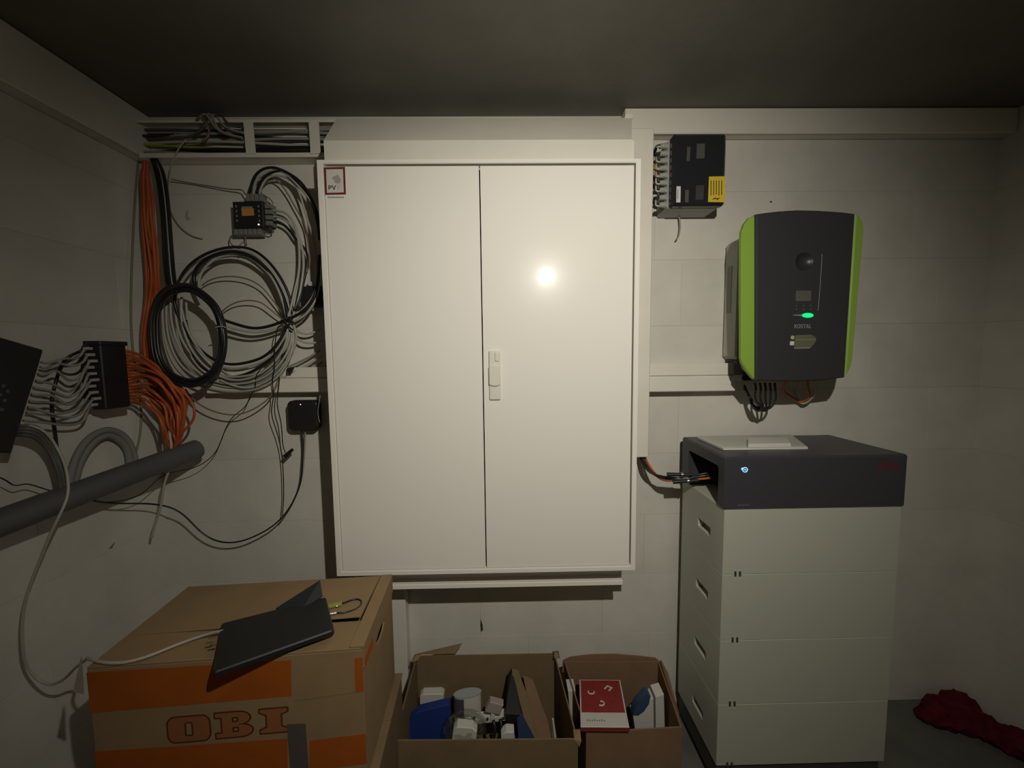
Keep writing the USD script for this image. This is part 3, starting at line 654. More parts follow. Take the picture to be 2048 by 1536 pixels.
# torn back-left flap and folded corner tabs
bl, br = q2[3], q2[2]
b2.add("flap", hull([bl + [0.0, 0.004, 0], bl + [0.155, 0.004, 0], P(925, 1286, y=bl[1] + 0.03), bl + [0, 0.009, 0], bl + [0.155, 0.009, 0], P(925, 1286, y=bl[1] + 0.035)]), CARD2, False)
b2.add("corner_tab", hull([br + d for d in ((-0.008, -0.03, 0.001), (0.016, -0.03, 0.003), (0.014, 0.006, 0.004), (-0.010, 0.006, 0.002), (0.003, -0.012, 0.012), (0.002, -0.012, -0.012))]), CARD, 30)
b2.add("corner_tab", hull([q2[1] + d for d in ((-0.012, -0.002, 0.001), (0.010, -0.004, -0.002), (0.012, 0.03, 0.004), (-0.010, 0.03, 0.002), (0.003, -0.004, -0.022), (0.0, 0.012, 0.006))]), CARD, 30)
b2.add("corner_tab", hull([bl + d for d in ((-0.012, -0.035, 0.001), (0.012, -0.03, 0.003), (0.022, 0.0, 0.004), (-0.006, 0.002, 0.004), (0.004, -0.012, 0.011))]), CARD, 30)
# contents
def lying(px, z, up, bev=0.002):
    return slab(px, z, up, bev)
fillz = 0.12
def standing(px, y, d, bev=0.002):
    return plate(px, y, d, bev)
single("packet", standing([(839, 1394), (845, 1389), (882, 1388), (887, 1392), (887, 1450), (840, 1455)], 1.42, 0.05, 0.003), PAPER, "white packet standing at the back left inside the open parts box", "packet")
single("blue_folder", standing([(818, 1440), (836, 1424), (898, 1409), (900, 1440), (897, 1530), (808, 1530)], 1.30, 0.03, 0.002), BLUE, "deep blue plastic folder standing in the open parts box", "folder")
rl = Thing("cable_duct_offcut", "white oval plastic offcut standing in the middle of the parts box", "plastic part", P(935, 1450, y=1.38))
cc = P(935, 1387, y=1.39)
ov = affinity.rotate(affinity.scale(Point(0, 0).buffer(1, 14), 0.052, 0.020), 8, origin=(0, 0))
rl.add("shell", place(prism(ov, 0.14), (cc[0], cc[1], cc[2] - 0.14), (1, 0, 0), (0, 1, 0), (0, 0, 1)), PAPER, 40)
rl.add("end_cap", place(prism(ov.buffer(0.0015), 0.004), (cc[0], cc[1], cc[2]), (1, 0, 0), (0, 1, 0), (0, 0, 1)), mat("bluish_white", (0.42, 0.45, 0.46), 0.4, 0.4), 40)
rl.add("dark_label", place(prism(ov.buffer(0.0008).difference(sbox(-0.012, -1, 1, 1)), 0.075), (cc[0], cc[1], cc[2] - 0.08), (1, 0, 0), (0, 1, 0), (0, 0, 1)), DGRC, 40)
# clear bag
g = trimesh.creation.icosphere(4, 1.0); p = np.asarray(g.vertices)
p = p * (1 + 0.35 * (meshkit.fbm(p * 2.2 + 5, 4, 3)[:, None] - 0.5)); cbag = P(930, 1452, y=1.26)
g.vertices = p * [0.075, 0.05, 0.045] + cbag
single("plastic_bag", g, CLEAR, "crumpled clear plastic bag among the parts in the open box", "bag", smooth=True)
tb_ = Thing("terminal_block", "white terminal block with metal screw holes and pinkish cap in the parts box", "terminal block", P(985, 1450, y=1.30))
tb_.add("cap", standing([(980, 1404), (1007, 1411), (1000, 1431), (970, 1424)], 1.285, 0.025, 0.002), mat("pinkish_white", (0.42, 0.35, 0.32), 0.5, 0.3))
tb_.add("rail", standing([(950, 1440), (1024, 1430), (1026, 1440), (951, 1449)], 1.295, 0.03, 0.001), PAPER)
tb_.add("post", standing([(982, 1428), (990, 1430), (988, 1446), (981, 1446)], 1.290, 0.02, 0.001), PAPER)
for a, b in ((975, 1437), (1006, 1436), (1014, 1436), (1022, 1434)):
    o = P(a, b, y=1.294)
    tb_.add("screw_socket", cyl(o, o - np.array([0, .004, 0]), 0.0045, 12), METAL if a > 1000 else MARK, 40)
single("black_bracket", hull(np.vstack([[P(a, b, y=1.40) for a, b in ((1017, 1345), (1024, 1336), (1029, 1352))], [P(a, b, y=1.27) for a, b in ((1010, 1428), (1042, 1430), (1072, 1500), (1030, 1500))], [P(1030, 1420, y=1.30)]])), BLACK, "tall black plastic bracket leaning in the parts box beside the cardboard strips", "plastic part", smooth=30)
single("plastic_sheet", standing([(1034, 1440), (1044, 1430), (1075, 1490), (1075, 1520), (1040, 1520)], 1.225, 0.006, 0.001), BLUE2, "dusky blue plastic sheet leaning on the black bracket in the parts box", "plastic part")
def strip(px0, px1, y0, y1, th=0.004):
    n = len(px0); a = np.array([P(*q, y=y0 + (y1 - y0) * i / (n - 1)) for i, q in enumerate(px0)]); b = np.array([P(*q, y=y0 + (y1 - y0) * i / (n - 1)) for i, q in enumerate(px1)])
    vs = np.vstack([a, b, a + [0, th, 0], b + [0, th, 0]]); f = []
    for i in range(n - 1):
        for s in ((i, i + 1, n + i + 1, n + i), (2 * n + i, 3 * n + i, 3 * n + i + 1, 2 * n + i + 1), (i, 2 * n + i, 2 * n + i + 1, i + 1), (n + i, n + i + 1, 3 * n + i + 1, 3 * n + i)):
            f += [[s[0], s[1], s[2]], [s[0], s[2], s[3]]]
    f += [[0, n, 3 * n], [0, 3 * n, 2 * n], [n - 1, 3 * n - 1, 4 * n - 1], [n - 1, 4 * n - 1, 2 * n - 1]]
    g = trimesh.Trimesh(vs, f, process=False); g.fix_normals(); return g
single("cardboard_strip", strip([(1024, 1338), (1026, 1375), (1032, 1405), (1048, 1440), (1060, 1490)], [(1037, 1342), (1046, 1368), (1056, 1395), (1066, 1440), (1078, 1490)], 1.39, 1.25), CARD2, "curled tan cardboard strip standing behind the black bracket in the parts box", "cardboard strip")
single("cardboard_strip", strip([(1046, 1352), (1054, 1390), (1062, 1430), (1074, 1495)], [(1066, 1360), (1080, 1400), (1095, 1440), (1110, 1500)], 1.42, 1.28), CARD3, "wide reddish cardboard strip leaning at the right in the parts box", "cardboard strip")
single("white_stick", standing([(1104, 1438), (1108, 1440), (1118, 1510), (1112, 1510)], 1.26, 0.006, 0.001), PAPER, "narrow white stick at the right end of the parts box", "stick")
single("packet", standing([(906, 1462), (914, 1454), (945, 1456), (954, 1464), (950, 1510), (900, 1510)], 1.215, 0.03, 0.003), PAPER, "low white packet at the front of the parts box, under the clear bag", "packet")
single("packet", standing([(1002, 1472), (1012, 1464), (1028, 1465), (1032, 1510), (1002, 1510)], 1.215, 0.03, 0.003), PAPER, "small white packet at the front of the parts box, under the terminal block", "packet")
single("cable_piece", tube([P(986, 1440, y=1.26), P(990, 1458, y=1.245), P(987, 1475, y=1.24), P(990, 1505, y=1.235)], 0.006), BLKC, "first short black cable piece hanging below the terminal block", "cable", smooth=True)
single("cable_piece", tube([P(1000, 1438, y=1.26), P(1003, 1455, y=1.245), P(998, 1475, y=1.24), P(1001, 1505, y=1.235)], 0.006), BLKC, "second short black cable piece right below the terminal block", "cable", smooth=True)

# second open box
q3 = [P(a, b, z=zt2 - 0.012) for a, b in ((1172, 1466), (1364, 1455), (1318, 1322), (1128, 1322))]
b3 = Thing("cardboard_box", "open reddish cardboard box with a red carton in it, between parts box and battery tower", "cardboard box", (*(sum(q3) / 4)[:2], 0))
open_box(b3, q3, zt2 - 0.012, CARD3)
yb3 = max(q3[2][1], q3[3][1])
b3.add("flap", plate([(1124, 1345), (1126, 1322), (1140, 1315), (1180, 1310), (1230, 1309), (1280, 1313), (1312, 1317), (1322, 1326), (1322, 1345)], yb3 + 0.002, 0.005), CARD3)
b3.add("flap", hull([q3[2] + [0.004, 0.0, 0.0], q3[2] + [0.008, 0.0, 0.006], P(1336, 1345, y=q3[2][1] - 0.06), q3[1] + [0.004, 0.04, 0.0], q3[1] + [0.009, 0.04, 0.006], q3[2] + [0.004, 0, -0.03], q3[1] + [0.004, 0.04, -0.03]]), CARD3, 30)
rc = Thing("red_carton", "flat red carton with white border and three white symbols, leaning in the right open box", "carton", P(1210, 1460, z=zt2 - 0.02))
T0, T1, F1, F0 = P(1157, 1358, y=1.36), P(1242, 1361, y=1.36), P(1257, 1453, z=zt2 + 0.015), P(1163, 1455, z=zt2 + 0.015)
uu = ((T1 - T0) + (F1 - F0)) / 2; wd = np.linalg.norm(uu); uu /= wd
vv = ((T0 - F0) + (T1 - F1)) / 2; hd = np.linalg.norm(vv); vv /= hd
nn = np.cross(uu, vv); nn /= np.linalg.norm(nn)
oc = (T0 + T1 + F0 + F1) / 4
rc.add("case", place(box(-wd / 2, wd / 2, -hd / 2, hd / 2, -0.013, 0, 0.001), oc, uu, vv, nn), PAPER, 30)
rc.add("case_side", place(box(-wd / 2 - .0004, wd / 2 + .0004, -hd / 2 - .0004, hd / 2 + .0004, -0.0128, -0.0015), oc, uu, vv, nn), REDB, False)
rc.add("red_panel", place(box(-wd / 2 + .005, wd / 2 - .005, -hd / 2 + hd * 0.27, hd / 2 - .005, 0, 0.0005), oc, uu, vv, nn), REDBOX, False)
def on_rc(fx, fy):
    return oc + uu * (fx - 0.5) * wd + vv * (0.5 - fy) * hd + nn * 0.0005
def crook(fx, fy, ang, r=0.011):
    a = np.radians(np.linspace(ang, ang + 230, 12)); c = on_rc(fx, fy)
    return tube([c + uu * r * math.cos(t) + vv * r * math.sin(t) for t in a], 0.0028, 6, 0.004)
rc.add("hook_symbol", crook(0.27, 0.30, 150), PAPER, True, label="white C-shaped symbol")
rc.add("hook_symbol", crook(0.47, 0.55, 230), PAPER, True, label="white C-shaped symbol")
sq = unary_union([sbox(-0.012, -0.012, -0.006, 0.012), sbox(0.006, -0.012, 0.012, 0.012), sbox(-0.012, 0.006, 0.012, 0.012)])
rc.add("hook_symbol", place(prism(affinity.rotate(sq, -35, origin=(0, 0)), 0.001), on_rc(0.68, 0.21), uu, vv, nn), PAPER, False, label="white square arch symbol")
rc.add("lettering", cat(*[place(box(0, 0.0035, 0, 0.006 + 0.003 * (i % 3 == 0), 0, 0.0005), on_rc(0.14 + i * 0.05, 0.90), uu, vv, nn) for i in range(8)]), GREYPR, False)
bc = Thing("white_carton", "white carton with rounded blue cap right of the red carton", "carton", P(1290, 1460, y=1.24))
bc.add("case", standing([(1266, 1432), (1300, 1400), (1307, 1396), (1309, 1500), (1278, 1510)], 1.255, 0.04, 0.001), PAPER)
bc.add("cap", plate([(1266, 1431), (1272, 1412), (1284, 1398), (1293, 1388), (1301, 1392), (1298, 1408), (1288, 1423), (1277, 1431)], 1.253, 0.03), BLUE2, 30, label="dusky blue rounded cap")
single("white_carton", standing([(1311, 1394), (1328, 1389), (1331, 1500), (1312, 1510)], 1.27, 0.05, 0.001), PAPER, "narrow white carton at the right end of the right open box", "carton")
single("white_carton", standing([(1136, 1382), (1151, 1381), (1154, 1500), (1146, 1510)], 1.30, 0.05, 0.001), PAPER, "narrow white carton at the left end of the right open box", "carton")

# ================================================================== red cloth on the floor
cl = []
for a, b, r in ((1866, 1428, 0.046), (1895, 1416, 0.052), (1928, 1408, 0.046), (1925, 1442, 0.050), (1960, 1452, 0.046), (2010, 1476, 0.050), (2060, 1500, 0.056), (2110, 1525, 0.056)):
    c = P(a, b, z=0.035); cl.append(m3.Manifold.sphere(r, 16).scale([1, 1, 0.72]).translate([c[0], c[1], r * 0.72]))
mm = m3.Manifold()
for i, j in ((0, 1), (1, 2), (0, 3), (2, 3), (1, 3), (3, 4), (2, 4), (4, 5), (5, 6), (6, 7)):
    mm += m3.Manifold.batch_hull([cl[i], cl[j]])
g = tm(mm.refine_to_length(0.010)); g.merge_vertices()
trimesh.smoothing.filter_taubin(g, iterations=8)
nrm = g.vertex_normals
g.vertices = np.asarray(g.vertices) + nrm * (0.050 * (np.abs(meshkit.fbm(np.asarray(g.vertices) * np.array([20, 34, 20]), 3, 5) - 0.5) * -2 + 0.25) + 0.02 * (meshkit.fbm(np.asarray(g.vertices) * 45, 2, 9) - 0.5))[:, None]
vz = np.asarray(g.vertices); vz[:, 2] = np.maximum(vz[:, 2], 0.001); g.vertices = vz
single("red_cloth", g, REDCL, "crumpled dark red cloth lying on the floor by the right wall", "cloth", smooth=True)

# ================================================================== left wall: pipe, switch, patch panel
pe1 = P(393, 898, y=1.475); pd = P(-70, 1072, x=-1.30) - pe1
pp = pipe(pe1 + pd * ((YF + 0.03 - pe1[1]) / pd[1]), pe1, 0.036, 0.003)
single("grey_pipe", pp, PIPEM, "thick grey plastic pipe running along the left wall", "pipe", smooth=40)
hs = Thing("grey_hose", "arched grey hose of two strands rising behind the thick grey pipe on the left wall", "hose", P(205, 930, x=-1.37))
for i in range(2):
    d = i * 11
    hs.add("strand", tube([P(136 + d, 985, x=-1.375), P(142 + d, 950, x=-1.375), P(157 + d, 905 + d * .5, x=-1.375), P(183 + d * .5, 873 + d, x=-1.375), P(213, 860 + d, x=-1.375), P(242 - d * .5, 868 + d, x=-1.375), P(262 - d, 893, x=-1.375), P(270 - d, 925, x=-1.375), P(272 - d, 960, x=-1.375)], 0.0105, 10), HOSEM, True)

SX = -1.31
tr, brr = P(88, 700, x=SX), P(24, 906, x=SX)
V_ = tr - brr; SH = np.linalg.norm(V_); V_ /= SH
U_ = np.cross(V_, [1, 0, 0]); U_ /= np.linalg.norm(U_)
if U_[1] > 0: U_ = -U_
sw = Thing("network_switch", "black network switch hanging tilted at the far left edge, grey cords plugged in its side", "network switch", brr)
sw.add("case", place(box(0, 0.24, 0, SH, -0.055, 0, 0.003), brr, U_, V_, (1, 0, 0)), BLACK, 30)
sw.add("bracket", place(box(0.03, 0.2, 0.03, SH - 0.03, -0.095 + .003, -0.055, 0.001), brr, U_, V_, (1, 0, 0)), DARK, False)
sw.add("printed_mark", cat(*[place(box(0.045 + 0.012 * (i % 2), 0.052 + 0.012 * (i % 2), SH * 0.36 + i * 0.012, SH * 0.36 + i * 0.012 + 0.008, 0, 0.0005), brr, U_, V_, (1, 0, 0)) for i in range(6)]), DIMPR, False)
PX_ = -1.30
pn = P(206, 750, x=PX_)[1]; pf = P(257, 750, x=PX_)[1]
pz0, pz1 = P(230, 817, x=PX_)[2], P(230, 684, x=PX_)[2]
pb = Thing("patch_bay", "black patch panel on the left wall between grey cords and orange cables", "patch panel", (PX_, (pn + pf) / 2, pz0))
pb.add("case", box(-1.345, PX_, pn, pf, pz0, pz1, 0.003), BLACK)
pb.add("wall_bracket", box(XL + .003, -1.345, pn + 0.03, pf - 0.02, pz0 + .03, pz1 - .03, 0.002), BLACK)
pb.add("top_plate", box(-1.352, PX_ + .004, pn - .004, pf + .004, pz1 - .012, pz1 + .002, 0.002), BLACK)
ws = ["first", "second", "third", "fourth", "fifth", "sixth", "seventh", "eighth", "ninth", "tenth"]
sy = [724, 734, 747, 761, 775, 788, 802, 814, 825, 841]; sx = [83, 81, 76, 72, 67, 63, 59, 56, 53, 47]
ey = [704, 713, 724, 735, 745, 755, 784, 794, 803, 812]
sag = [6, 8, 20, 22, 24, 22, 18, 22, 22, 18]
for i in range(10):
    e = P(200, ey[i], y=pn)
    e = np.array([-1.322 + 0.006 * (i % 3 - 1), pn - 0.002, pz1 - 0.022 - (pz1 - pz0 - 0.04) * (i / 9)])
    s = P(sx[i], sy[i], x=SX - 0.02)
    jj = rng.normal(0, 1, (3, 3)) * np.array([[4.0], [4.5], [0.008]])
    pj = lambda w: (ROT @ (w - [0, 0, EYE]))
    pe = pj(e); ex_, ey_ = 1024 + FPX * pe[0] / pe[2], 768 + FPX * pe[1] / pe[2]
    pts = [s - U_ * 0.0, s - U_ * 0.012] + [P(sx[i] + (ex_ - sx[i]) * t + jj[0, k], sy[i] + (ey_ - sy[i]) * t + sag[i] * h + jj[1, k], x=-1.315 - 0.02 * math.sin(math.pi * t) + jj[2, k]) for k, (t, h) in enumerate(((0.3, 0.7), (0.55, 1.35), (0.78, 0.9)))] + [e - [0, 0.016, 0], e]
    pb_ = tube(pts, 0.0036, 8, 0.008)
    pcd = Thing("network_cable", f"{ws[i]} grey patch cord from the top between black switch and patch panel", "cable", e, "grey patch cords")
    pcd.add("cord", pb_, GRYC, True)
    pcd.add("plug", box(e[0] - 0.006, e[0] + 0.006, e[1] - 0.020, e[1] + 0.001, e[2] - 0.0045, e[2] + 0.0045, 0.001), mat(f"pale_plug{i}", (0.42, 0.41, 0.37), 0.4, 0.4) if i == 0 else MATS["pale_plug0"], False)
single("network_cable", tube([np.array([-1.33, pn - .002, pz1 - 0.016]), np.array([-1.33, pn - .02, pz1 - 0.014]), P(165, 699, x=-1.345), P(140, 712, x=-1.355), P(120, 738, x=-1.375), P(110, 770, x=-1.385), P(104, 800, x=-1.385), P(107, 840, x=-1.385), P(112, 880, x=-1.385), P(118, 930, x=-1.388)], 0.0042), BLKC,
       "black cable arching from the patch panel top down behind the grey patch cords", "cable", smooth=True)
dg = Thing("dark_cable_bundle", "bundle of dark grey cables arching from the switch bottom down to the grey pipe", "cable bundle", P(128, 950, x=-1.30))
for i in range(4):
    d = i * 6
    dg.add("strand", tube([P(40 - i * 2, 852 + d, x=SX - .02), P(62 - i * 2, 851 + d * 1.1, x=-1.315), P(86 - d * .4, 864 + d, x=-1.315), P(108 - d * .6, 889 + d * .7, x=-1.31), P(122 - d * .7, 920 + d * .3, x=-1.30), P(129 - d * .6, 955, x=-1.28), P(131 - d * .5, 985, x=-1.262)], 0.0050), mat(f"arch_grey{i}", (0.15 - .02 * i, 0.148 - .02 * i, 0.142 - .02 * i), 0.45, 0.4), True)
WC = [(47, 849, SX - .015), (84, 860, -1.30), (110, 889, -1.295), (128, 925, -1.27), (136, 962, -1.245), (134, 995, -1.235), (122, 1024, -1.235), (105, 1059, -1.25), (79, 1122, -1.29), (57, 1180, -1.32), (45, 1240, -1.335), (46, 1300, -1.335), (60, 1343, -1.33), (90, 1367, -1.30), (122, 1362, -1.24), (148, 1338, -1.16), (172, 1319, -1.08)]
wpts = [P(a, b, x=c) for a, b, c in WC] + [P(a, b, z=ZT + 0.006 + h) for a, b, h in ((197, 1323, 0), (248, 1325, 0), (286, 1316, 0), (350, 1291, 0), (400, 1273, 0.004), (428, 1265, 0.012), (446, 1262, 0.018))]
single("network_cable", tube(wpts, 0.0035, 8, 0.016), WHTC, "long white network cable looping down the left wall onto the moving box", "cable", smooth=True)
tp0 = c0 + np.array([0, 0, 0.0])
single("tape_tag", hull([tp0 + d for d in ((-0.006, -0.002, 0.028), (-0.002, -0.004, 0.03), (-0.028, -0.006, -0.055), (-0.004, -0.006, -0.06), (-0.012, 0.004, 0.0), (-0.001, -0.008, -0.03))]), mat("translucent_tape", (0.38, 0.36, 0.31), 0.4, 0.4), "crumpled pale tape stuck to the left front corner of the moving box", "tape", smooth=30)
single("white_cable_end", tube([P(336, 838, y=1.40), P(340, 870, y=1.39), P(343, 905, y=1.385), P(341, 930, y=1.385), P(331, 960, y=1.385), P(323, 1006, y=1.39), P(314, 1037, y=1.395), P(304, 1075, y=1.40)], 0.0040), WHTC, "loose whitish cable end hanging down in front of the grey pipe's right end", "cable", smooth=True)

single("green_cable", tube([P(a, b, x=XL + 0.012) for a, b in ((277, 322), (270, 400), (265, 500), (262, 600), (265, 690), (275, 760), (282, 815), (282, 850), (277, 885), (269, 915), (262, 945))], 0.0036), mat("dull_green_cable", (0.20, 0.235, 0.13), 0.5, 0.4), "thin dull green cable running down the left wall behind the patch panel", "cable", smooth=True)

# ================================================================== orange cables
ob = Thing("orange_cable_riser", "vertical bundle of orange cables descending in the left corner from the ceiling trunking", "cable bundle", P(300, 750, y=1.44))
cl_ = [(293, 322, 4), (291, 345, 6), (294, 400, 10), (298, 450, 11), (303, 500, 12), (307, 560, 13), (305, 610, 14), (300, 650, 14), (298, 700, 13), (305, 745, 12), (322, 790, 12), (342, 835, 10)]
NS = 10
for i in range(NS):
    t = (i / (NS - 1)) * 2 - 1
    yo = 0.012 * math.sin(i * 2.4)
    jo = rng.normal(0, 1.6, len(cl_))
    ob.add("strand", tube([P(a + t * w + jo[k] * (k > 1), b, y=1.475 + yo - (0.03 if b > 600 else 0)) for k, (a, b, w) in enumerate(cl_)], 0.0046, 8, 0.02), ORGC, True)
of = Thing("orange_cable_fan", "fan of orange cables curving from the patch panel down to the grey pipe", "cable bundle", P(350, 890, y=1.40))
topc = [(256, 702), (293, 718), (324, 738), (352, 765), (370, 792), (373, 828), (366, 860), (354, 892)]
midc = [(257, 748), (293, 757), (322, 770), (342, 792), (352, 820), (355, 850), (353, 872), (349, 894)]
lowc = [(258, 785), (290, 790), (312, 803), (328, 826), (336, 850), (341, 870), (343, 884), (344, 897)]
botc = [(258, 803), (291, 811), (314, 832), (326, 862), (331, 880), (334, 890), (337, 896), (339, 902)]
keys = np.array([topc, midc, lowc, botc], float)
for i in range(17):
    f = i / 16
    g_ = [0, .62, .88, 1.0]
    c = np.array([[np.interp(f, g_, keys[:, k, d]) for d in (0, 1)] for k in range(8)])
    s = np.array([-1.322 + 0.005 * (i % 3 - 1), pf + 0.001, pz1 - 0.028 - (pz1 - pz0 - 0.045) * f])
    jx, jy, jz = rng.normal(0, 1, (3, 7)) * np.array([[2.4], [2.6], [0.010]]) * np.array([0.6, 1, 1.1, 1.2, 1, 0.7, 0.4])
    yv = np.linspace(1.37, 1.42, 7) + 0.014 * math.sin(i * 1.9)
    of.add("strand", tube([s, s + [0.002, 0.02, 0]] + [P(a + jx[k], b + jy[k], y=yv[k] + jz[k]) for k, (a, b) in enumerate(c[1:])], 0.0050, 8, 0.014), ORGC, True)
single("orange_cable_loop", tube([P(a, b, y=1.39) for a, b in ((350, 772), (363, 782), (380, 799), (389, 822), (384, 843), (371, 858), (360, 872))], 0.0042), ORGC, "single orange cable loop standing out to the right of the orange fan", "cable", smooth=True)

# ================================================================== black riser, black ring, big coil
rs = Thing("black_cable_riser", "thick black and grey cables hanging from the ceiling duct to the black cable ring", "cable bundle", P(340, 590, y=1.42))
for i, (d, mt, r) in enumerate(((-7, BLKC, .0062), (0, BLKC, .0060), (4, WHTC, .0045), (8, BLKC, .0062))):
    rs.add("strand", tube([P(a + d * k, b, y=yv) for a, b, k, yv in ((306, 316, .5, 1.515), (314, 332, .8, 1.50), (323, 365, .9, 1.47), (329, 410, .9, 1.46), (333, 460, .9, 1.45), (336, 510, 1, 1.44), (340, 555, 1, 1.42), (345, 580, 1, 1.40))], r, 9), mt, True)
rg = Thing("black_cable_ring", "coiled ring of thick black cable hanging in front of the big cable coil", "cable coil", P(372, 768, y=1.38))
rc_ = [(345, 581), (352, 578), (383, 577), (406, 590), (428, 612), (441, 642), (446, 677), (444, 708), (435, 735), (416, 755), (387, 766), (359, 761), (336, 747), (319, 722), (311, 686), (310, 640), (317, 606), (330, 588), (352, 578)]
cx_, cy_ = 376, 672
for i in range(6):
    k = 1 + (i - 2.5) * 0.026; dx = 3.0 * math.sin(i * 2.2)
    pts = [P(cx_ + (a - cx_) * (k + 0.01 * math.sin(j * .7 + i)) + dx, cy_ + (b - cy_) * k, y=1.385 + 0.010 * math.sin(i * 2.7 + j * .4)) for j, (a, b) in enumerate(rc_)]
    rg.add("turn", tube(pts, 0.0058, 9), BLKC, True)
rg.add("tie", tube([P(a, b, y=1.365) for a, b in ((431, 655), (440, 653), (452, 655))], 0.0022, 6), WHTC, True, label="white cable tie")
rg.add("core", tube([P(a, b, y=1.395) for a, b in ((306, 640), (307, 690), (316, 728))], 0.0040), YGRC, True)

co = Thing("cable_coil", "big loose coil of black and white cables hanging left of the cabinet", "cable coil", P(475, 768, y=1.49))
E1 = [
 (WHTC, .0044, 1.475, [(343, 592), (342, 634), (352, 677), (375, 720), (406, 751), (440, 765), (484, 767), (523, 757), (553, 735), (574, 706), (583, 677), (580, 650)]),
 (WHTC, .0044, 1.480, [(352, 592), (352, 634), (363, 677), (386, 712), (418, 739), (450, 752), (490, 752), (530, 740), (556, 718), (574, 690), (578, 655)]),
 (WHTC, .0044, 1.470, [(364, 594), (363, 636), (374, 680), (400, 722), (432, 748), (468, 760), (510, 752), (545, 728), (568, 695), (574, 650)]),
 (BLKC, .0052, 1.465, [(352, 584), (350, 610), (367, 649), (387, 684), (416, 712), (449, 727), (494, 725), (529, 712), (555, 687), (570, 660), (575, 640)]),
 (WHTC, .0040, 1.470, [(360, 600), (372, 650), (392, 690), (420, 719), (452, 735), (496, 733), (530, 720), (557, 694), (574, 664)]),
 (BLKC, .0046, 1.485, [(372, 640), (380, 690), (405, 735), (440, 751), (470, 753), (494, 747), (529, 727), (556, 700), (572, 670), (580, 640)]),
 (BLKC, .0056, 1.455, [(430, 622), (437, 633), (465, 646), (504, 656), (543, 651), (572, 640), (604, 624), (626, 598), (636, 560), (639, 510)]),
 (WHTC, .0046, 1.460, [(440, 650), (465, 656), (504, 664), (543, 659), (575, 648), (612, 628), (630, 600), (638, 570)]),
 (BLKC, .0050, 1.500, [(346, 590), (355, 568), (375, 535), (406, 511), (445, 497), (471, 494), (500, 498), (527, 514), (553, 543), (570, 572), (582, 605), (586, 630)]),
 (WHTC, .0046, 1.490, [(350, 596), (362, 566), (382, 540), (412, 517), (447, 503), (473, 500), (500, 505), (525, 522), (548, 549), (566, 580), (577, 612), (580, 640)]),
 (BLKC, .0068, 1.470, [(402, 594), (392, 575), (388, 554), (398, 531), (426, 512), (455, 504), (484, 506), (512, 520), (535, 540), (556, 572), (570, 606), (576, 636)]),
 (WHTC, .0044, 1.475, [(398, 575), (402, 548), (418, 527), (440, 514), (470, 510), (500, 514), (524, 530), (544, 556), (560, 588), (570, 620), (575, 645)]),
 (WHTC, .0042, 1.478, [(326, 600), (326, 650), (336, 700), (357, 740), (391, 766), (430, 779), (480, 783), (522, 775), (556, 752), (578, 718), (586, 684), (580, 652)]),
 (WHTC, .0042, 1.486, [(334, 598), (333, 645), (342, 692), (364, 732), (398, 757), (436, 771), (484, 775), (526, 766), (556, 744), (577, 712), (584, 676), (578, 650)]),
 (GRYC, .0042, 1.490, [(340, 596), (338, 640), (347, 684), (370, 726), (402, 754), (438, 768), (482, 771), (520, 764), (552, 741), (572, 708), (580, 674), (577, 648)]),
 (WHTC, .0040, 1.492, [(372, 600), (376, 640), (390, 680), (414, 712), (444, 740), (482, 759), (520, 752), (552, 728), (570, 694), (576, 660)]),
 (BRNC, .0024, 1.510, [(404, 571), (426, 558), (463, 553), (494, 558), (523, 574), (543, 597), (560, 620), (572, 640)]),
 (BRNC, .0024, 1.505, [(443, 625), (465, 608), (498, 601), (523, 606), (543, 621), (559, 634), (572, 645)]),
 (WHTC, .0044, 1.485, [(575, 640), (584, 655), (588, 680), (582, 712), (570, 735), (560, 755), (545, 785)]),
 (WHTC, .0044, 1.480, [(578, 640), (592, 667), (590, 690), (578, 716), (560, 742), (530, 764), (500, 775), (470, 772), (440, 760)]),
 (BRNC, .0026, 1.480, [(371, 778), (393, 804), (435, 825), (475, 829), (519, 811), (543, 790), (556, 760), (566, 720), (574, 680)]),
 (GRYC, .0042, 1.515, [(540, 762), (562, 742), (590, 728), (615, 716), (640, 700)]),
 (WHTC, .0044, 1.510, [(535, 770), (565, 756), (592, 742), (618, 728), (642, 712)]),
 (GRYC, .0042, 1.520, [(530, 776), (562, 764), (595, 752), (622, 738), (644, 724)]),
 (WHTC, .0040, 1.500, [(572, 650), (590, 672), (606, 684), (626, 686), (645, 682)]),
 (WHTC, .0040, 1.510, [(574, 645), (594, 662), (612, 668), (630, 664), (645, 657)]),
]
for mt, r, y_, pts in E1:
    co.add("strand", tube([P(a, b, y=y_ + 0.006 * math.sin(0.9 * j + r * 900)) for j, (a, b) in enumerate(pts)], r, 8), mt, True)
for pts in ([(566, 632), (574, 650), (586, 660)], [(562, 642), (575, 640), (588, 646)], [(570, 660), (578, 648), (582, 634)]):
    co.add("tie", tube([P(a, b, y=1.452) for a, b in pts], 0.0032, 6), BLKC, True)
for a, b, c, d in ((566, 716, 574, 694), (578, 741, 590, 733)):
    co.add("clamp", hull([P(a + i, b + j, y=1.47 + k) for i in (-4, 5) for j in (-5, 5) for k in (0, .02)] + [P(c, d, y=1.48)]), BLACK, 30)

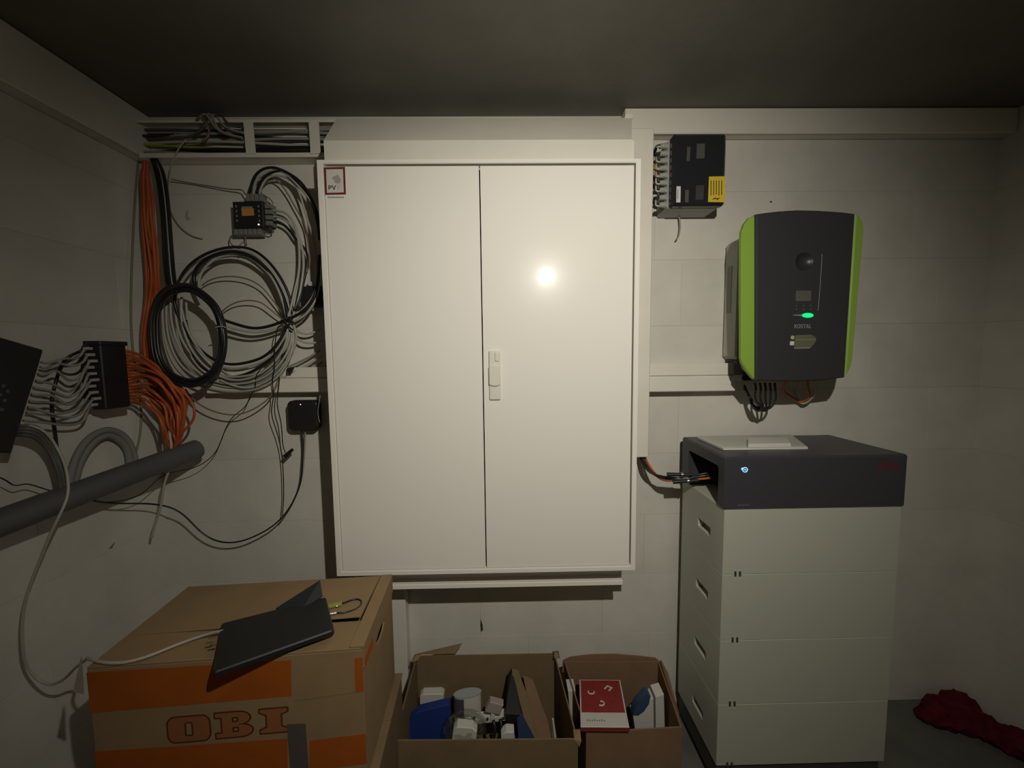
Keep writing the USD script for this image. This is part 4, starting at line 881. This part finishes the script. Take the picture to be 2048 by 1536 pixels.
# small bus device with its cables
kd = Thing("bus_device", "small black module with orange label and terminals, high up left of the cabinet", "electrical module", P(495, 470, y=1.52))
ky = 1.495
kd.add("case", plate([(464, 403), (525, 402), (528, 455), (467, 456)][::-1], ky, 0.062, 0.003), BLACK)
TRM = mat("grey_terminal", (0.20, 0.20, 0.185), 0.4, 0.4)
for i in range(4):
    kd.add("terminal", plate([(491 + i * 8.6, 386), (498 + i * 8.6, 386), (499 + i * 8.6, 402), (492 + i * 8.6, 402)], ky + 0.012, 0.03, 0.001), TRM)
    kd.add("terminal", plate([(527 + i * .4, 407 + i * 11.2), (543 + i * .4, 408 + i * 11.2), (543 + i * .4, 416.5 + i * 11.2), (527 + i * .4, 416.5 + i * 11.2)], ky + 0.012, 0.03, 0.001), TRM)
for i in range(6):
    kd.add("terminal", plate([(467 + i * 9.3, 456.5), (474.5 + i * 9.3, 456.5), (475 + i * 9.3, 469), (467.5 + i * 9.3, 469)], ky + 0.012, 0.03, 0.001), TRM)
for i in range(4):
    for a in (472 + i * .6, 516.5 + i * .7):
        kd.add("screw", plate([(a - 1.5, 411 + i * 9.6), (a + 1, 410 + i * 9.6), (a + 2, 414.5 + i * 9.6), (a - 1, 415 + i * 9.6)], ky - 0.0008, 0.001), GREYPR, False)
kd.add("orange_label", plate([(482.5, 416.5), (507, 416), (508.5, 431), (484, 432)], ky - 0.0008, 0.0009), mat("orange_label", (0.55, 0.25, 0.06), 0.5, 0.3), False, label="orange label")
kd.add("label_header", plate([(483, 413), (504, 412.5), (505, 417), (483, 417.5)], ky - 0.001, 0.0009), GREYPR, False)
kd.add("indicator_light", trimesh.creation.icosphere(2, 0.0032).apply_translation(P(517.3, 449, y=ky - .001)), LEDW, True, label="bright white indicator light")
DC = [
 (BLKC, .0046, "black device cable over the top, outermost arc", [(499, 388, 1.51), (502, 372, 1.50), (508, 356, 1.49), (520, 342, 1.48), (543, 335, 1.475), (572, 344, 1.47), (602, 365, 1.465), (621, 394, 1.46), (634, 425, 1.455), (641, 470, 1.45)]),
 (WHTC, .0042, "whitish device cable over the top, inside the outermost black arc", [(507, 388, 1.51), (509, 372, 1.50), (516, 356, 1.49), (532, 345, 1.485), (556, 340, 1.48), (582, 357, 1.475), (607, 383, 1.47), (627, 411, 1.465), (640, 450, 1.46)]),
 (BLKC, .0044, "second black device cable over the top", [(514, 388, 1.51), (516, 374, 1.50), (524, 360, 1.49), (538, 348, 1.485), (560, 342, 1.48), (590, 360, 1.475), (615, 390, 1.47), (630, 425, 1.465), (639, 480, 1.46)]),
 (WHTC, .0040, "long whitish device cable running down along the cabinet edge", [(519, 388, 1.51), (524, 372, 1.50), (539, 354, 1.49), (572, 355, 1.49), (592, 373, 1.485), (605, 405, 1.485), (617, 446, 1.48), (629, 486, 1.475), (633, 525, 1.47), (630, 583, 1.46), (612, 612, 1.455), (590, 634, 1.455)]),
 (BRNC, .0026, "thin brownish wire arching from the device top towards the cabinet", [(522, 386, 1.51), (530, 365, 1.51), (545, 357, 1.51), (566, 374, 1.515), (588, 410, 1.515), (611, 456, 1.51), (617, 495, 1.505), (620, 520, 1.50), (612, 545, 1.49)]),
 (WHTC, .0044, "upper whitish cable leaving the right side of the device", [(543, 421, 1.52), (558, 422, 1.515), (572, 427, 1.51), (586, 444, 1.505), (596, 476, 1.50), (599, 515, 1.49), (596, 554, 1.48), (589, 583, 1.475), (581, 618, 1.47), (573, 640, 1.465)]),
 (WHTC, .0044, "lower whitish cable leaving the right side of the device", [(544, 434, 1.52), (556, 434, 1.515), (570, 440, 1.51), (590, 461, 1.505), (604, 495, 1.50), (607, 534, 1.49), (602, 573, 1.48), (594, 610, 1.475), (582, 640, 1.47)]),
 (BLKC, .0042, "black cable leaving the right side of the device", [(544, 445, 1.52), (558, 446, 1.515), (574, 455, 1.515), (592, 478, 1.51), (611, 500, 1.505), (614, 535, 1.50), (609, 556, 1.495), (602, 590, 1.48), (590, 622, 1.47)]),
 (BRNC, .0022, "thin brown wire running left from the device to the black riser", [(490, 388, 1.515), (485, 381, 1.52), (470, 379, 1.53), (430, 374, 1.54), (380, 366, 1.545), (342, 358, 1.53)]),
 (BRNC, .0022, "short brown wire curling right above the device", [(517, 388, 1.512), (528, 391, 1.515), (540, 398, 1.52), (547, 408, 1.525)]),
 (BRNC, .0022, "short wire loop below the right of the device", [(526, 460, 1.52), (534, 467, 1.525), (544, 467, 1.525), (546, 461, 1.52), (538, 457, 1.52)]),
 (BRNC, .0020, "left thin wire loop hanging below the device", [(466, 468, 1.525), (459, 480, 1.525), (463, 489, 1.52), (475, 497, 1.515), (480, 508, 1.51)]),
 (BRNC, .0020, "right thin wire loop hanging below the device", [(488, 468, 1.525), (492, 482, 1.525), (492, 492, 1.52), (486, 484, 1.515), (480, 490, 1.51), (479, 505, 1.51)]),
 (WHTC, .0022, "thin white wire dropping from the open duct and curving right below", [(372, 279, 1.487), (356, 300, 1.485), (343, 330, 1.50), (338, 370, 1.52), (339, 405, 1.535), (346, 430, 1.54), (368, 460, 1.545), (405, 477, 1.55)]),
]
for mt, r, lab, pts in DC:
    single("device_cable", tube([P(a, b, y=c) for a, b, c in pts], r, 8), mt, lab, "cable", smooth=True)

# small black plug box beside the cabinet
pg = Thing("power_adapter", "small black power adapter half hidden behind the cabinet's left edge", "power adapter", P(622, 612, y=1.52))
pg.add("case", plate([(597, 573), (648, 571), (650, 612), (600, 611)], 1.50, 0.055, 0.004), BLACK)
for a, b in ((620, 567), (627, 617)):
    pg.add("screw_cap", cyl(P(a, b, y=1.53), P(a, b, y=1.52), 0.009, 14), WHTC, 40)
pg.add("plug_tip", cyl(P(601, 600, y=1.51), P(598, 612, y=1.50), 0.006, 12), GRYC, 40)

# access point
ap = Thing("access_point", "black rounded-square wireless access point on the wall left of the cabinet", "access point", P(604, 862, y=1.52))
q = [P(a, b, y=1.505) for a, b in ((572, 802), (634, 801), (636, 862), (575, 863))]
pol = Polygon([(w[0], w[2]) for w in q]); pol = pol.buffer(-0.022).buffer(0.022, 8)
ap.add("case", place(prism(pol, 0.032, 0.006), (0, 1.537, 0), *XZ), BLACK, 40)
ap.add("wall_plate", place(prism(pol.buffer(-0.01), 0.0215), (0, YB - .002, 0), *XZ), BLACK, False)
ap.add("indicator_light", trimesh.creation.icosphere(2, 0.0022).apply_translation(P(601, 809, y=1.5045)), LEDW, True, label="tiny white indicator light")
single("access_point_cable", tube([P(a, b, y=c) for a, b, c in ((603, 855, 1.53), (604, 870, 1.525), (606, 900, 1.52), (605, 925, 1.515), (601, 964, 1.51), (585, 1005, 1.50), (556, 1043, 1.49), (508, 1073, 1.48), (464, 1085, 1.475), (432, 1081, 1.47), (400, 1062, 1.46), (375, 1037, 1.45), (343, 1016, 1.43), (302, 1008, 1.39), (262, 1007, 1.33), (222, 1006, 1.27), (186, 1001, 1.215))], 0.0029), BLKC,
       "black cable drooping from the access point across to the grey pipe", "cable", smooth=True)
single("access_point_cable", tube([P(a, b, y=c) for a, b, c in ((611, 855, 1.53), (610, 880, 1.53), (609, 905, 1.53), (607, 930, 1.528), (603, 958, 1.525), (592, 990, 1.52), (575, 1022, 1.51), (560, 1042, 1.50))], 0.0028), GRYC,
       "grey cable hanging from the access point beside the black one", "cable", smooth=True)
THN = [
 ("thin black wire hanging straight down left of the access point", [(575, 655, 1.45), (558, 652, 1.45), (552, 673, 1.45), (549, 700, 1.45), (549, 735, 1.45), (545, 765, 1.46), (547, 790, 1.47), (543, 823, 1.48), (549, 850, 1.49), (558, 880, 1.50), (564, 915, 1.505), (567, 960, 1.505), (567, 1000, 1.505), (564, 1032, 1.50)]),
 ("second thin black wire beside the straight one, ending at the inline coupler", [(558, 745, 1.475), (556, 784, 1.48), (555, 813, 1.48), (560, 836, 1.485), (564, 865, 1.49), (566, 890, 1.495), (571, 906, 1.495)]),
 ("thin black wire wandering from the cable coil down to the grey pipe", [(543, 718, 1.46), (528, 733, 1.46), (514, 748, 1.465), (510, 774, 1.475), (500, 794, 1.485), (492, 811, 1.49), (471, 829, 1.495), (455, 850, 1.50), (442, 882, 1.50), (428, 908, 1.49), (400, 930, 1.46), (370, 940, 1.44), (335, 947, 1.41), (312, 962, 1.38), (286, 985, 1.34), (250, 1000, 1.29), (215, 1004, 1.25)]),
 ("thin wire running along the left wall above the grey pipe", [(-10, 952, 1.00), (15, 963, 1.02), (35, 971, 1.05), (50, 968, 1.07), (80, 975, 1.10), (110, 985, 1.13), (125, 995, 1.14)]),
]
for lab, pts in THN:
    single("thin_wire", tube([P(a, b, y=c) for a, b, c in pts], 0.0017, 6), BLKC, lab, "wire", smooth=True)
single("inline_coupler", cyl(P(570, 913, y=1.495), P(585, 899, y=1.495), 0.0085, 12, 0.006), BLACK, "small black inline coupler on the thin wires below the access point", "connector")
single("thin_wire", tube([P(640, 790, y=1.45), P(637, 812, y=1.47), P(636, 830, y=1.49), P(640, 845, y=1.50)], 0.0016, 6), WHTC, "thin white wire curving past the right edge of the access point", "wire", smooth=True)
